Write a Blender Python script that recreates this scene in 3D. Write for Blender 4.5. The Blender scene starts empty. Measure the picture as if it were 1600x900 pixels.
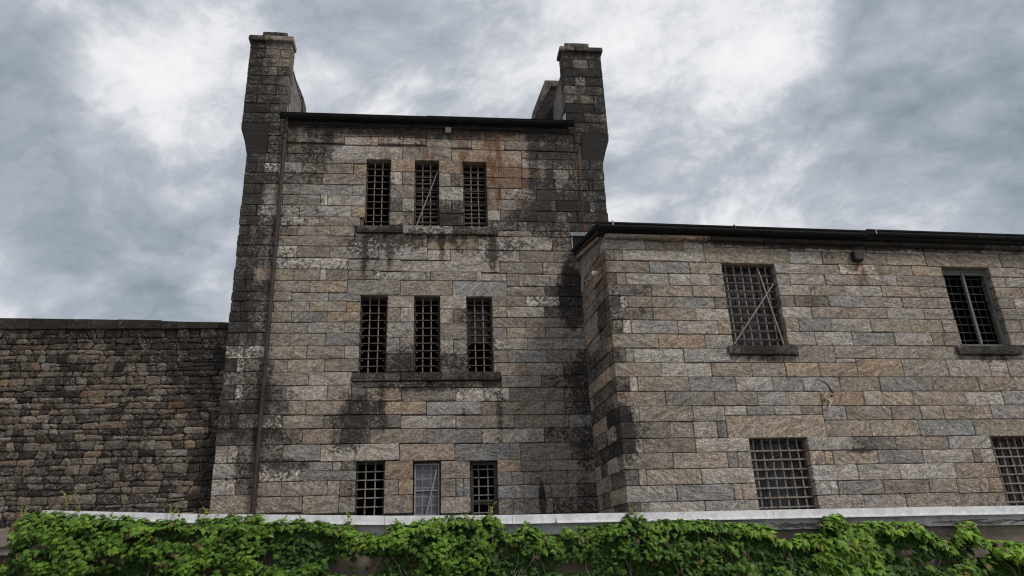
import bpy, bmesh, math, random
from mathutils import Vector, Matrix, noise as mnoise
R = random.Random(7)
S = bpy.context.scene
COL = S.collection

# ------------------------------------------------------------------ camera
EYE = 1.6
PIT, ROL = 0.36725, 0.04066
cam_d = bpy.data.cameras.new('camera'); cam = bpy.data.objects.new('camera', cam_d); COL.objects.link(cam)
cam_d.sensor_width = 36; cam_d.lens = 36*1142/1600; cam_d.clip_start = .05; cam_d.clip_end = 3000
c, s, cp, sp = math.cos(ROL), math.sin(ROL), math.cos(PIT), math.sin(PIT)
right = Vector((c, s*sp, -s*cp)); up = -Vector((-s, c*sp, -c*cp)); back = -Vector((0, cp, sp))
M = Matrix((right, up, back)).transposed().to_4x4(); M.translation = Vector((0, 0, EYE))
cam.matrix_world = M
S.camera = cam
S.cycles.filter_width = 1.15

SKY_LOBES = [(-0.4, 0.752, 0.524, 7.5, 0.1), (-0.37, 0.795, 0.481, 5, 0.06), (-0.492, 0.705, 0.51, 6, 0.03), (-0.511, 0.646, 0.566, 8, -0.055), (-0.533, 0.657, 0.533, 6, -0.04), (-0.489, 0.768, 0.414, 9, -0.06), (-0.378, 0.842, 0.384, 9, -0.045), (-0.543, 0.77, 0.336, 7, 0.02), (-0.138, 0.786, 0.603, 9, 0.03), (-0.165, 0.796, 0.582, 5, 0.045), (-0.243, 0.738, 0.629, 7, -0.03), (-0.082, 0.807, 0.585, 5, -0.03), (0.037, 0.792, 0.609, 6, 0.015), (0.144, 0.843, 0.519, 7, -0.02), (0.224, 0.758, 0.613, 9, 0.015), (0.29, 0.727, 0.623, 7, 0.02), (0.503, 0.721, 0.477, 10, -0.06), (0.402, 0.789, 0.464, 9, -0.015), (0.544, 0.657, 0.522, 7, 0.01), (0.28, 0.841, 0.463, 9, 0.03), (-0.043, 0.75, 0.66, 6, -0.015)]
SKY_ROT, SKY_OFF, SKY_GAIN = 24, (3.1, 7.7, 2.0), 8.2

# ------------------------------------------------------------------ sky and sun
SUN_EL, SUN_AZ = math.radians(50), math.radians(128)      # azimuth clockwise from +Y: behind the camera
S.view_settings.view_transform = 'Standard'; S.view_settings.look = 'None'
S.view_settings.exposure = 0.22; S.view_settings.gamma = 1.0
wd = bpy.data.worlds.new('World'); S.world = wd; wd.use_nodes = True
nt = wd.node_tree; nt.nodes.clear()

class G:
    """small helper to write node graphs"""
    def __init__(s, nt): s.nt = nt
    def n(s, typ, **kw):
        nd = s.nt.nodes.new('ShaderNode'+typ)
        for k, v in kw.items(): setattr(nd, k, v)
        return nd
    def put(s, sock, v):
        if hasattr(v, 'is_output'): s.nt.links.new(v, sock)
        else: sock.default_value = v
    def m(s, op, a, b=0.0, c3=None, clamp=False):
        nd = s.n('Math', operation=op, use_clamp=clamp); s.put(nd.inputs[0], a); s.put(nd.inputs[1], b)
        if c3 is not None: s.put(nd.inputs[2], c3)
        return nd.outputs[0]
    def vm(s, op, a, b=(0, 0, 0), scale=None):
        nd = s.n('VectorMath', operation=op); s.put(nd.inputs[0], a); s.put(nd.inputs[1], b)
        if scale is not None: s.put(nd.inputs['Scale'], scale)
        return nd.outputs['Value'] if op in ('LENGTH', 'DOT_PRODUCT', 'DISTANCE') else nd.outputs[0]
    def noise(s, vec, scale, detail=4, rough=.55, dist=0.0):
        nd = s.n('TexNoise'); s.put(nd.inputs['Vector'], vec)
        nd.inputs['Scale'].default_value = scale; nd.inputs['Detail'].default_value = detail
        nd.inputs['Roughness'].default_value = rough; nd.inputs['Distortion'].default_value = dist
        return nd.outputs['Fac']
    def step(s, x, a, b, lo=0.0, hi=1.0):
        nd = s.n('MapRange', interpolation_type='SMOOTHSTEP'); s.put(nd.inputs[0], x)
        nd.inputs[1].default_value = a; nd.inputs[2].default_value = b; nd.inputs[3].default_value = lo; nd.inputs[4].default_value = hi
        return nd.outputs[0]
    def mix(s, f, a, b, mode='MIX'):
        nd = s.n('Mix', data_type='RGBA', blend_type=mode); s.put(nd.inputs[0], f)
        for i, v in ((6, a), (7, b)):
            if isinstance(v, tuple) and len(v) == 3: v = (*v, 1)
            s.put(nd.inputs[i], v)
        return nd.outputs[2]
    def ramp(s, x, pts):
        nd = s.n('ValToRGB'); s.put(nd.inputs[0], x); e = nd.color_ramp.elements
        while len(e) < len(pts): e.new(.5)
        for q, (p, col) in zip(e, pts): q.position = p; q.color = (*col, 1)
        return nd.outputs[0]

g = G(nt)
sky = g.n('TexSky', sky_type='NISHITA', sun_disc=False, sun_elevation=SUN_EL, sun_rotation=SUN_AZ, air_density=1.0, dust_density=2.0)
tc = g.n('TexCoord').outputs['Generated']
sep = g.n('SeparateXYZ'); nt.links.new(tc, sep.inputs[0])
# cloud layer: the view direction meets a flat sheet of cloud overhead
den = g.m('ADD', g.m('MAXIMUM', sep.outputs[2], 0.0), .55)
cx = g.m('DIVIDE', sep.outputs[0], den); cy = g.m('DIVIDE', sep.outputs[1], den)
cmb = g.n('CombineXYZ'); nt.links.new(cx, cmb.inputs[0]); nt.links.new(cy, cmb.inputs[1])
rot = g.n('VectorRotate', rotation_type='Z_AXIS'); nt.links.new(cmb.outputs[0], rot.inputs['Vector']); rot.inputs['Angle'].default_value = math.radians(SKY_ROT)
base = g.vm('ADD', g.vm('MULTIPLY', rot.outputs[0], (2.0, 2.5, 1)), SKY_OFF)
wn = g.n('TexNoise'); nt.links.new(base, wn.inputs['Vector']); wn.inputs['Scale'].default_value = 1.3; wn.inputs['Detail'].default_value = 4
warp = g.vm('ADD', base, g.vm('SCALE', g.vm('SUBTRACT', wn.outputs['Color'], (.5, .5, .5)), scale=.40))
# the lobes are read through a wobbled direction so that their edges break up like cloud
wob = g.n('TexNoise'); nt.links.new(warp, wob.inputs['Vector']); wob.inputs['Scale'].default_value = 2.2; wob.inputs['Detail'].default_value = 6
wtc = g.vm('NORMALIZE', g.vm('ADD', tc, g.vm('SCALE', g.vm('SUBTRACT', wob.outputs['Color'], (.5, .5, .5)), scale=.30)))
big = g.noise(warp, .95, 3, .5)
mid = g.noise(warp, 2.4, 9, .64)
billow = g.m('ABSOLUTE', g.m('SUBTRACT', g.noise(warp, 1.7, 7, .6), .5))
fine = g.noise(warp, 6.5, 7, .65)
v = g.m('ADD', g.m('ADD', g.m('MULTIPLY', big, .42), g.m('MULTIPLY', mid, .50)), g.m('ADD', g.m('MULTIPLY', fine, .14), g.m('MULTIPLY', billow, .55)))
v = g.m('ADD', g.m('MULTIPLY', g.m('SUBTRACT', v, .566), 1.38), .512)
# broad thin and thick places in the cloud deck: direction, half width in degrees, strength
for dx, dy, dz, wdt, st in SKY_LOBES:
    dot = g.vm('DOT_PRODUCT', wtc, (dx, dy, dz))
    v = g.m('ADD', v, g.m('MULTIPLY', g.step(dot, math.cos(math.radians(wdt*1.5)), math.cos(math.radians(wdt*.15))), st))
cl = g.ramp(v, [(.22, (.235, .28, .325)), (.34, (.325, .378, .435)), (.43, (.425, .47, .53)), (.50, (.52, .557, .615)), (.56, (.68, .70, .74)), (.63, (.88, .89, .915)), (.72, (1.0, 1.0, 1.0))])
cl = g.vm('SCALE', cl, scale=SKY_GAIN)
skyc = g.mix(.93, sky.outputs[0], cl)
bg = g.n('Background'); nt.links.new(skyc, bg.inputs[0]); bg.inputs[1].default_value = .1
wo = g.n('OutputWorld'); nt.links.new(bg.outputs[0], wo.inputs[0])

sun_d = bpy.data.lights.new('sun', 'SUN'); sun = bpy.data.objects.new('sun', sun_d); COL.objects.link(sun)
sun_d.energy = 1.6; sun_d.angle = math.radians(11); sun_d.color = (1, .97, .93)
to_sun = Vector((math.sin(SUN_AZ)*math.cos(SUN_EL), math.cos(SUN_AZ)*math.cos(SUN_EL), math.sin(SUN_EL)))
sun.rotation_euler = to_sun.to_track_quat('Z', 'Y').to_euler()
sun.location = (0, -5, 30)
# ------------------------------------------------------------------ helpers
def new_mat(name):
    m = bpy.data.materials.new(name); m.use_nodes = True; m.node_tree.nodes.clear()
    return m, G(m.node_tree)
def finish(g, col, rough=.85, bump=None, bump_d=.01, bump_s=.8, spec=.4, metal=0.0, trans=None):
    b = g.n('BsdfPrincipled'); g.put(b.inputs['Base Color'], col if not isinstance(col, tuple) or len(col) == 4 else (*col, 1))
    g.put(b.inputs['Roughness'], rough); g.put(b.inputs['Metallic'], metal); b.inputs['Specular IOR Level'].default_value = spec
    if bump is not None:
        bp = g.n('Bump'); bp.inputs['Strength'].default_value = bump_s; bp.inputs['Distance'].default_value = bump_d
        g.put(bp.inputs['Height'], bump); g.nt.links.new(bp.outputs[0], b.inputs['Normal'])
    out = b.outputs[0]
    if trans:
        tr = g.n('BsdfTranslucent'); g.put(tr.inputs[0], trans[1]); ms = g.n('MixShader'); ms.inputs[0].default_value = trans[0]
        g.nt.links.new(out, ms.inputs[1]); g.nt.links.new(tr.outputs[0], ms.inputs[2]); out = ms.outputs[0]
    o = g.n('OutputMaterial'); g.nt.links.new(out, o.inputs[0]); return b

def link(name, me, mat, parent=None, **props):
    o = bpy.data.objects.new(name, me); COL.objects.link(o)
    if mat is not None and not me.materials: me.materials.append(mat)
    if parent is not None: o.parent = parent
    for k, v in props.items(): o[k] = v
    return o
def from_bm(name, bm, mat, parent=None, **props):
    bmesh.ops.recalc_face_normals(bm, faces=bm.faces[:])
    me = bpy.data.meshes.new(name); bm.to_mesh(me); bm.free()
    return link(name, me, mat, parent, **props)
def empty(name, loc, rz, label, cat, group=None):
    o = bpy.data.objects.new(name, None); COL.objects.link(o); o.location = loc; o.rotation_euler = (0, 0, rz); o.empty_display_size = .2
    tag(o, label, cat, group); return o
def tag(o, label, cat, group=None):
    o['label'] = label; o['category'] = cat
    if group: o['group'] = group
    return o

def add_box(bm, x0, x1, y0, y1, z0, z1, bev=0.0):
    r = bmesh.ops.create_cube(bm, size=1)
    for v in r['verts']:
        v.co = Vector(((x0+x1)/2+v.co.x*(x1-x0), (y0+y1)/2+v.co.y*(y1-y0), (z0+z1)/2+v.co.z*(z1-z0)))
    if bev:
        es = list({e for v in r['verts'] for e in v.link_edges})
        bmesh.ops.bevel(bm, geom=es, offset=bev, segments=1, affect='EDGES')
def box(name, mat, parent, x0, x1, y0, y1, z0, z1, bev=0.0, **props):
    bm = bmesh.new(); add_box(bm, x0, x1, y0, y1, z0, z1, bev); return from_bm(name, bm, mat, parent, **props)
def add_tube(bm, pts, rad, seg=8, cap=True):
    """round tube along a polyline; rad may be one number or one per point"""
    pts = [Vector(p) for p in pts]; n = len(pts); rings = []
    for i, p in enumerate(pts):
        d = (pts[min(i+1, n-1)]-pts[max(i-1, 0)]).normalized()
        a = d.cross(Vector((0, 0, 1)))
        if a.length < .05: a = d.cross(Vector((1, 0, 0)))
        a.normalize(); b = d.cross(a); r = rad[i] if isinstance(rad, (list, tuple)) else rad
        rings.append([bm.verts.new(p+(a*math.cos(t)+b*math.sin(t))*r) for t in [2*math.pi*k/seg for k in range(seg)]])
    for A, B in zip(rings, rings[1:]):
        for k in range(seg): bm.faces.new((A[k], A[(k+1) % seg], B[(k+1) % seg], B[k]))
    if cap and seg > 2:
        bm.faces.new(rings[0][::-1]); bm.faces.new(rings[-1])
def tube(name, mat, parent, pts, rad, seg=8, **props):
    bm = bmesh.new(); add_tube(bm, pts, rad, seg); return from_bm(name, bm, mat, parent, **props)
def add_prism(bm, poly, axis, a, b):
    """extrude a polygon given in the two remaining axes from a to b along axis ('x' or 'y')"""
    def P(q, t): return (t, q[0], q[1]) if axis == 'x' else (q[0], t, q[1])
    A = [bm.verts.new(P(q, a)) for q in poly]; B = [bm.verts.new(P(q, b)) for q in poly]; n = len(poly)
    bm.faces.new(A); bm.faces.new(B[::-1])
    for i in range(n): bm.faces.new((A[i], B[i], B[(i+1) % n], A[(i+1) % n]))
def prism(name, mat, parent, poly, axis, a, b, **props):
    bm = bmesh.new(); add_prism(bm, poly, axis, a, b); return from_bm(name, bm, mat, parent, **props)

# ------------------------------------------------------------------ stone
ALB = dict(g=(.228, .204, .184), d=(.165, .146, .131), k=(.110, .097, .087), l=(.305, .284, .265), w=(.42, .39, .362),
           b=(.232, .226, .222), o=(.285, .227, .175), p=(.292, .25, .222), y=(.250, .218, .186), r=(.21, .150, .112))
FIELD = []          # soot level of the blocks of the wall being laid, so that soot can run on across the joints
STAIN = dict(g=.05, d=.19, k=.29, l=-.03, w=.02, b=-.03, o=-.02, p=-.05, y=.0, r=.0)
LICH = dict(g=.25, d=.7, k=.2, l=.6, w=1.0, b=.1, o=.3, p=.1, y=.2, r=.2)

def stone_mat(name, root, blobs, rusts, dark=0.0, mul=1.0, hue=(1, 1, 1)):
    m, g = new_mat(name)
    tcn = g.n('TexCoord'); tcn.object = root; P = tcn.outputs['Object']
    at = g.n('Attribute', attribute_name='tint'); col = at.outputs['Color']; stain = at.outputs['Alpha']
    ax = g.n('Attribute', attribute_name='extra'); se = g.n('SeparateXYZ'); g.nt.links.new(ax.outputs['Vector'], se.inputs[0])
    rnd, lich, soot = se.outputs[0], se.outputs[1], se.outputs[2]
    # quarry grain: each block has its own bedding direction
    ang = g.m('MULTIPLY', g.m('SUBTRACT', rnd, .5), 1.5)
    vr = g.n('VectorRotate', rotation_type='Y_AXIS'); g.nt.links.new(P, vr.inputs['Vector']); g.nt.links.new(ang, vr.inputs['Angle'])
    off = g.n('CombineXYZ'); g.put(off.inputs[0], g.m('MULTIPLY', rnd, 71.0)); g.put(off.inputs[2], g.m('MULTIPLY', rnd, 37.0))
    q = g.vm('MULTIPLY', g.vm('ADD', vr.outputs[0], off.outputs[0]), (2.2, 3.0, 11.0))
    grain = g.noise(q, 1.0, 8, .68, .6)
    q2 = g.vm('MULTIPLY', g.vm('ADD', vr.outputs[0], off.outputs[0]), (11, 9, 44))
    grain2 = g.noise(q2, 1.0, 5, .7, .3)
    pit = g.noise(P, 34, 3, .7); mot = g.noise(P, 13, 4, .75)
    cloudy = g.noise(g.vm('ADD', P, off.outputs[0]), 2.3, 3, .5)
    k = g.m('MULTIPLY', g.step(grain, .28, .72, .66, 1.34), g.step(grain2, .30, .70, .58, 1.44))
    k = g.m('MULTIPLY', k, g.m('MULTIPLY', g.step(pit, .34, .66, .66, 1.36), g.step(mot, .32, .68, .74, 1.27)))
    k = g.m('MULTIPLY', k, mul)
    c1 = g.vm('MULTIPLY', g.vm('SCALE', col, scale=k), hue)
    # brown iron tint in part of each block
    warm = g.vm('MULTIPLY', c1, (1.08, .96, .80))
    c1 = g.mix(g.step(cloudy, .48, .68, 0, .45), c1, warm)
    cool = g.vm('MULTIPLY', c1, (.93, 1.0, 1.08))
    c1 = g.mix(g.step(cloudy, .5, .34, 0, .7), c1, cool)
    # pale veins
    c1 = g.mix(g.m('MAXIMUM', g.step(grain2, .60, .72, 0, .5), g.step(grain, .60, .72, 0, .38)), c1, (.50, .475, .445))
    # black growth, and any shade the blobs paint in
    strk = g.noise(g.vm('MULTIPLY', P, (3.4, 1, .55)), 1.0, 5, .62)
    bn = g.m('ADD', g.m('ADD', g.m('MULTIPLY', g.noise(P, .85, 4, .55), .34), g.m('MULTIPLY', strk, .24)), g.m('MULTIPLY', g.noise(P, 5.0, 8, .74), .42))
    lvl = g.m('ADD', g.m('ADD', bn, g.m('MULTIPLY', stain, .50)), g.m('MULTIPLY', g.m('MULTIPLY', lich, .16), g.step(g.noise(P, 17, 5, .7), .44, .56, -.35, 1.0)))
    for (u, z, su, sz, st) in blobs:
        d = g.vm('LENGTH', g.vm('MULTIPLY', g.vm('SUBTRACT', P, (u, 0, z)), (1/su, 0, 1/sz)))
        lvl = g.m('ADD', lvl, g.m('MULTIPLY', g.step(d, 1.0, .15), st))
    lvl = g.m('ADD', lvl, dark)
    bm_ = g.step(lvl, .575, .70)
    # dark seams along the bedding
    c1 = g.mix(g.m('MULTIPLY', g.step(grain, .42, .30), .45), c1, (.07, .06, .052))
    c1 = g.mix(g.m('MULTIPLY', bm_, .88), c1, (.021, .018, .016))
    # lichen and lime bloom: pale freckles
    ln_ = g.m('MULTIPLY', g.step(g.noise(P, 23, 5, .75), .52, .60), g.step(g.noise(P, 3.1, 3, .6), .40, .58))
    c1 = g.mix(g.m('MULTIPLY', ln_, g.m('MULTIPLY', lich, 1.0, clamp=True)), c1, g.mix(.42, (.50, .475, .445), c1))
    # rust runs
    for (u, z0, z1, su, st) in rusts:
        sx = g.n('SeparateXYZ'); g.nt.links.new(P, sx.inputs[0])
        wob = g.m('MULTIPLY', g.m('SUBTRACT', g.noise(g.vm('MULTIPLY', P, (3, 0, .8)), 1.5, 3), .5), .35)
        dx = g.m('ABSOLUTE', g.m('DIVIDE', g.m('ADD', g.m('SUBTRACT', sx.outputs[0], u), wob), su))
        f = g.m('MULTIPLY', g.step(dx, 1.0, .1), g.m('MULTIPLY', g.step(sx.outputs[2], z0-.25, z0+.1), g.step(sx.outputs[2], z1+.3, z1-.3)))
        st_n = g.step(g.noise(g.vm('MULTIPLY', P, (6, 0, 1.3)), 1.0, 6, .68), .36, .58)
        c1 = g.mix(g.m('MULTIPLY', g.m('MULTIPLY', f, st_n), st), c1, (.16, .080, .040))
    h = g.m('ADD', g.m('ADD', g.m('MULTIPLY', grain, .8), g.m('MULTIPLY', grain2, .5)), g.m('MULTIPLY', g.m('ADD', pit, mot), .45))
    finish(g, c1, .92, h, .045, .9, .25)
    return m

def stone_bm(bm, u0, u1, z0, z1, code, depth=.08, proud=None, round_=.016, jit=.007, y0=0.0, gap=.0045, face=.010, mulv=None, sh=None, ln=(0, 0)):
    """one squared block: rounded corners, a chamfered arris and an uneven face; front towards -y"""
    w, h = u1-u0, z1-z0
    if w < .05 or h < .04: round_ = min(w, h)*.2
    lt, le = bm.verts.layers.float_color['tint'], bm.verts.layers.float_vector['extra']
    p = R.uniform(.0, .022) if proud is None else proud
    a, b, c_, d = u0+gap, u1-gap, z0+gap, z1-gap
    r = [min(round_*R.uniform(.35, 1.6), w*.25, h*.25) for _ in range(4)]
    J = lambda: R.uniform(-jit, jit)
    if sh is None: sh = (0, 0, 0, 0)
    o = [(a+r[0], c_+J()*.5+sh[0]), ((a+b)/2, c_+J()*.5+(sh[0]+sh[1])/2), (b-r[1], c_+J()*.5+sh[1]), (b+J()*.5, c_+r[1]+sh[1]), (b+J()*.5, d-r[2]+sh[2]),
         (b-r[2], d+J()*.5+sh[2]), ((a+b)/2, d+J()*.5+(sh[2]+sh[3])/2), (a+r[3], d+J()*.5+sh[3]), (a+J()*.5, d-r[3]+sh[3]), (a+J()*.5, c_+r[0]+sh[0])]
    if ln[0] or ln[1]:
        o = [(x+(ln[0]+(ln[1]-ln[0])*(x-a)/(b-a))*((z-c_)/(d-c_)-.5), z) for x, z in o]
    n = len(o); cx, cz = (a+b)/2, (c_+d)/2
    f = min(face, w*.2, h*.2)
    ring = lambda y, ins: [bm.verts.new((x+(ins if x < cx-1e-5 else -ins if x > cx+1e-5 else 0), y+y0, z+(ins if z < cz else -ins))) for x, z in o]
    Bk = ring(depth, 0); E = ring(.006-p, 0); F = [v for v in ring(-p-.006, f)]
    for v in F: v.co.y += R.uniform(-.006, .006)
    m1 = bm.verts.new((cx-w*.22, y0-p-.012+R.uniform(-.009, .009), cz)); m2 = bm.verts.new((cx+w*.22, y0-p-.012+R.uniform(-.009, .009), cz))
    for A, B in ((Bk, E), (E, F)):
        for i in range(n): bm.faces.new((A[i], A[(i+1) % n], B[(i+1) % n], B[i]))
    L_ = [F[i] for i in (6, 7, 8, 9, 0, 1)]; R_ = [F[i] for i in (1, 2, 3, 4, 5, 6)]
    for q, mm in ((L_, m1), (R_, m2)):
        for i in range(5): bm.faces.new((q[i], q[i+1], mm))
    bm.faces.new((F[1], m2, m1)); bm.faces.new((F[6], m1, m2))
    t = ALB[code]; t = (t[0]*1.18, t[1]*1.118, t[2]*1.035); br = R.uniform(.84, 1.17); wm = R.uniform(-.025, .03)
    if mulv: br *= mulv
    st0 = STAIN[code]+R.uniform(-.04, .04); rgb = (t[0]*br*(1+wm), t[1]*br, t[2]*br*(1-wm))
    near = [q for q in FIELD if abs(q[0]-cx) < w/2+1.3 and abs(q[1]-cz) < h/2+1.1]
    def level(v):
        if not near: return st0
        sw = sv = 1e-9
        for x, z, ar, s_ in near:
            k = ar*math.exp(-((x-v.co.x)/.42)**2-((z-v.co.z)/.36)**2); sw += k; sv += k*s_
        return .30*st0+.85*sv/sw
    ex = (R.random(), max(0, LICH[code]+R.uniform(-.2, .2)), 0)
    for v in E+F+[m1, m2]: v[lt] = (*rgb, level(v)); v[le] = ex
    for i_, v in enumerate(Bk): v[lt] = E[i_][lt]; v[le] = ex
def stone_bmesh():
    bm = bmesh.new(); bm.verts.layers.float_color.new('tint'); bm.verts.layers.float_vector.new('extra'); return bm
def tint_all(bm, code, rnd=None, lich=None):
    lt = bm.verts.layers.float_color.new('tint'); le = bm.verts.layers.float_vector.new('extra'); t = ALB[code]; q = R.random() if rnd is None else rnd
    for v in bm.verts: v[lt] = (*t, STAIN[code]); v[le] = (q, LICH[code] if lich is None else lich, 0)
def stone_part(name, mat, parent, build, code, **props):
    """a plain masonry part (box, prism) in the stone material"""
    bm = bmesh.new(); build(bm); tint_all(bm, code, None, .05); return from_bm(name, bm, mat, parent, **props)

def parse(t):
    out = []
    for q in t.split():
        a = q[:-1].split(','); out.append([int(v)/1000 for v in a]+[q[-1]])
    return out

def fit_openings(st, ops):
    """trim blocks to the openings; blocks that touch one run through the whole reveal"""
    res = []
    for u0, u1, z0, z1, cd in st:
        deep = False
        for a, b, c_, d in ops:
            ou, oz = min(u1, b)-max(u0, a), min(z1, d)-max(z0, c_)
            if ou > 0 and oz > 0:
                if ou < oz*.9 or ou < .2:
                    if u0 < a: u1 = a
                    else: u0 = b
                else:
                    if z1 > d: z0 = d
                    else: z1 = c_
            if oz > .03 and abs(u1-a) < .07: u1 = a; deep = True
            if oz > .03 and abs(u0-b) < .07: u0 = b; deep = True
            if ou > .03 and abs(z0-d) < .07: z0 = d; deep = True
        res.append((u0, u1, z0, z1, cd, deep))
    return res

def core_wall(name, mat, parent, u0, u1, z0, z1, ops, y, depth, top=True):
    """the mortared core behind the facing: a sheet with the openings cut out, plus closed back, sides and top"""
    xs = sorted({u0, u1, *[o[0]-.02 for o in ops], *[o[1]+.02 for o in ops]}); zs = sorted({z0, z1, *[o[2]-.02 for o in ops], *[o[3]+.02 for o in ops]})
    xs = [x for x in xs if u0 <= x <= u1]; zs = [z for z in zs if z0 <= z <= z1]
    bm = bmesh.new(); vs = {}
    def V(i, j):
        if (i, j) not in vs: vs[i, j] = bm.verts.new((xs[i], y, zs[j]))
        return vs[i, j]
    for i in range(len(xs)-1):
        for j in range(len(zs)-1):
            mx, mz = (xs[i]+xs[i+1])/2, (zs[j]+zs[j+1])/2
            if any(o[0]-.021 < mx < o[1]+.021 and o[2]-.021 < mz < o[3]+.021 for o in ops): continue
            bm.faces.new((V(i, j), V(i+1, j), V(i+1, j+1), V(i, j+1)))
    q = [bm.verts.new(p) for p in ((u0, y, z0), (u1, y, z0), (u1, depth, z0), (u0, depth, z0), (u0, y, z1), (u1, y, z1), (u1, depth, z1), (u0, depth, z1))]
    for f in ((0, 3, 7, 4), (1, 2, 6, 5), (3, 2, 6, 7), (4, 5, 6, 7)): bm.faces.new([q[i] for i in f])
    me = bpy.data.meshes.new(name); bm.to_mesh(me); bm.free()
    return link(name, me, mat, parent)

def lay_stones(st, parent, mat, limit=300, **kw):
    FIELD[:] = [((s[0]+s[1])/2, (s[2]+s[3])/2, (s[1]-s[0])*(s[3]-s[2]), STAIN[s[4]]) for s in st]
    st = sorted(st, key=lambda s: -(s[1]-s[0])*(s[3]-s[2])); rest = stone_bmesh(); nrest = 0
    for i, (u0, u1, z0, z1, cd, dp) in enumerate(st):
        if u1-u0 < .02 or z1-z0 < .02: continue
        if i < limit:
            bm = stone_bmesh(); stone_bm(bm, u0, u1, z0, z1, cd, dp); from_bm('stone', bm, mat, parent)
        else: stone_bm(rest, u0, u1, z0, z1, cd, dp); nrest += 1
    if nrest: from_bm('small_stone', rest, mat, parent, kind='stuff')
    else: rest.free()
    FIELD.clear()

# plain materials ---------------------------------------------------
def simple(name, col, rough=.7, nscale=6, var=.3, bump=0.0, spec=.4, metal=0.0, col2=None, streak=False, root=None):
    m, g = new_mat(name); P = g.n('TexCoord').outputs['Object']
    if streak: P = g.vm('MULTIPLY', P, (1, 1, .15))
    n1 = g.noise(P, nscale, 6, .65); n2 = g.noise(P, nscale*6, 4, .6)
    k = g.m('MULTIPLY', g.step(n1, .3, .7, 1-var, 1+var), g.step(n2, .3, .7, 1-var*.5, 1+var*.5))
    c1 = g.vm('SCALE', (*col,), scale=k)
    if col2: c1 = g.mix(g.step(n1, .46, .62), c1, col2)
    finish(g, c1, rough, n2 if bump else None, .01, bump, spec, metal); return m
M_MORTAR = simple('lime_mortar', (.10, .087, .074), .95, 4, .4, .5)
M_IRON = simple('rusty_iron', (.085, .056, .045), .75, 9, .45, .5, .4, .0, (.125, .078, .058))
M_IRONPALE = simple('worn_painted_iron', (.30, .26, .21), .7, 11, .4, .5, .4, 0, (.13, .065, .04))
M_IRONOCHRE = simple('ochre_painted_iron', (.30, .26, .21), .7, 11, .4, .5, .4, 0, (.15, .07, .035))
M_IRONGREEN = simple('grey_green_painted_iron', (.29, .29, .245), .65, 11, .35, .4, .4, 0, (.14, .11, .08))
M_RUSTPALE = simple('flaking_painted_iron', (.33, .285, .24), .75, 14, .45, .6, .4, 0, (.10, .05, .03))
M_FRAMEDK = simple('dark_window_frame', (.045, .042, .04), .6, 8, .3, .2)
M_FRAMEGR = simple('weathered_grey_green_timber', (.125, .135, .122), .7, 10, .3, .3, streak=True)
M_FRAMELT = simple('pale_grey_frame', (.30, .30, .31), .6, 10, .25, .2)
M_STEEL = simple('dull_steel_tube', (.23, .22, .21), .5, 10, .25, .1, .5, .5)
M_GUT = simple('dark_painted_gutter', (.013, .0133, .0135), .8, 5, .35, .1, .12)
M_GUTW = simple('weathered_dark_timber', (.024, .021, .019), .8, 5, .4, .4, streak=False)
M_BRACK = simple('pale_gutter_bracket', (.30, .29, .27), .6, 10, .2)
M_PIPE = simple('brown_cast_iron_pipe', (.040, .031, .030), .6, 5, .3, .2, .3, 0, (.055, .04, .036))
M_ROOM = simple('unlit_plaster', (.045, .043, .04), .95, 2, .3)
M_SLATE = simple('slate_roof', (.075, .078, .085), .7, 5, .35, .3)
M_LEAD = simple('lead_flashing', (.20, .205, .215), .55, 6, .25, .1, .5, .2)
M_WHITE = simple('white_enamel', (.8, .79, .76), .35, 6, .05)
M_BOX = simple('rusty_brown_box', (.022, .016, .014), .6, 9, .35, .2)
def glass_mat(name, col, alpha, rough=.12):
    m, g = new_mat(name)
    b = g.n('BsdfPrincipled'); n1 = g.noise(g.n('TexCoord').outputs['Object'], 3.5, 5, .6)
    g.put(b.inputs['Base Color'], g.mix(g.step(n1, .3, .7), (*[v*.75 for v in col], 1), (*[v*1.25 for v in col], 1)))
    b.inputs['Roughness'].default_value = rough
    tr = g.n('BsdfTransparent'); ms = g.n('MixShader'); ms.inputs[0].default_value = alpha
    g.nt.links.new(tr.outputs[0], ms.inputs[1]); g.nt.links.new(b.outputs[0], ms.inputs[2])
    o = g.n('OutputMaterial'); g.nt.links.new(ms.outputs[0], o.inputs[0]); return m
M_PANE = glass_mat('dusty_dark_glass', (.030, .035, .042), .8, .25)
M_MESH = glass_mat('clouded_glass', (.30, .315, .345), .22, .35)

# ------------------------------------------------------------------ setting
def ground():
    bm = bmesh.new(); bmesh.ops.create_grid(bm, x_segments=8, y_segments=8, size=900)
    m, g = new_mat('gravel_ground'); P = g.n('TexCoord').outputs['Object']
    n1 = g.noise(P, 9, 6, .7); n2 = g.noise(P, .4, 4, .6)
    finish(g, g.mix(g.step(n1, .35, .65), g.mix(n2, (.12, .11, .095), (.20, .185, .16)), (.27, .25, .22)), .95, n1, .03, .7)
    from_bm('ground', bm, m, None, kind='structure')
ground()

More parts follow.
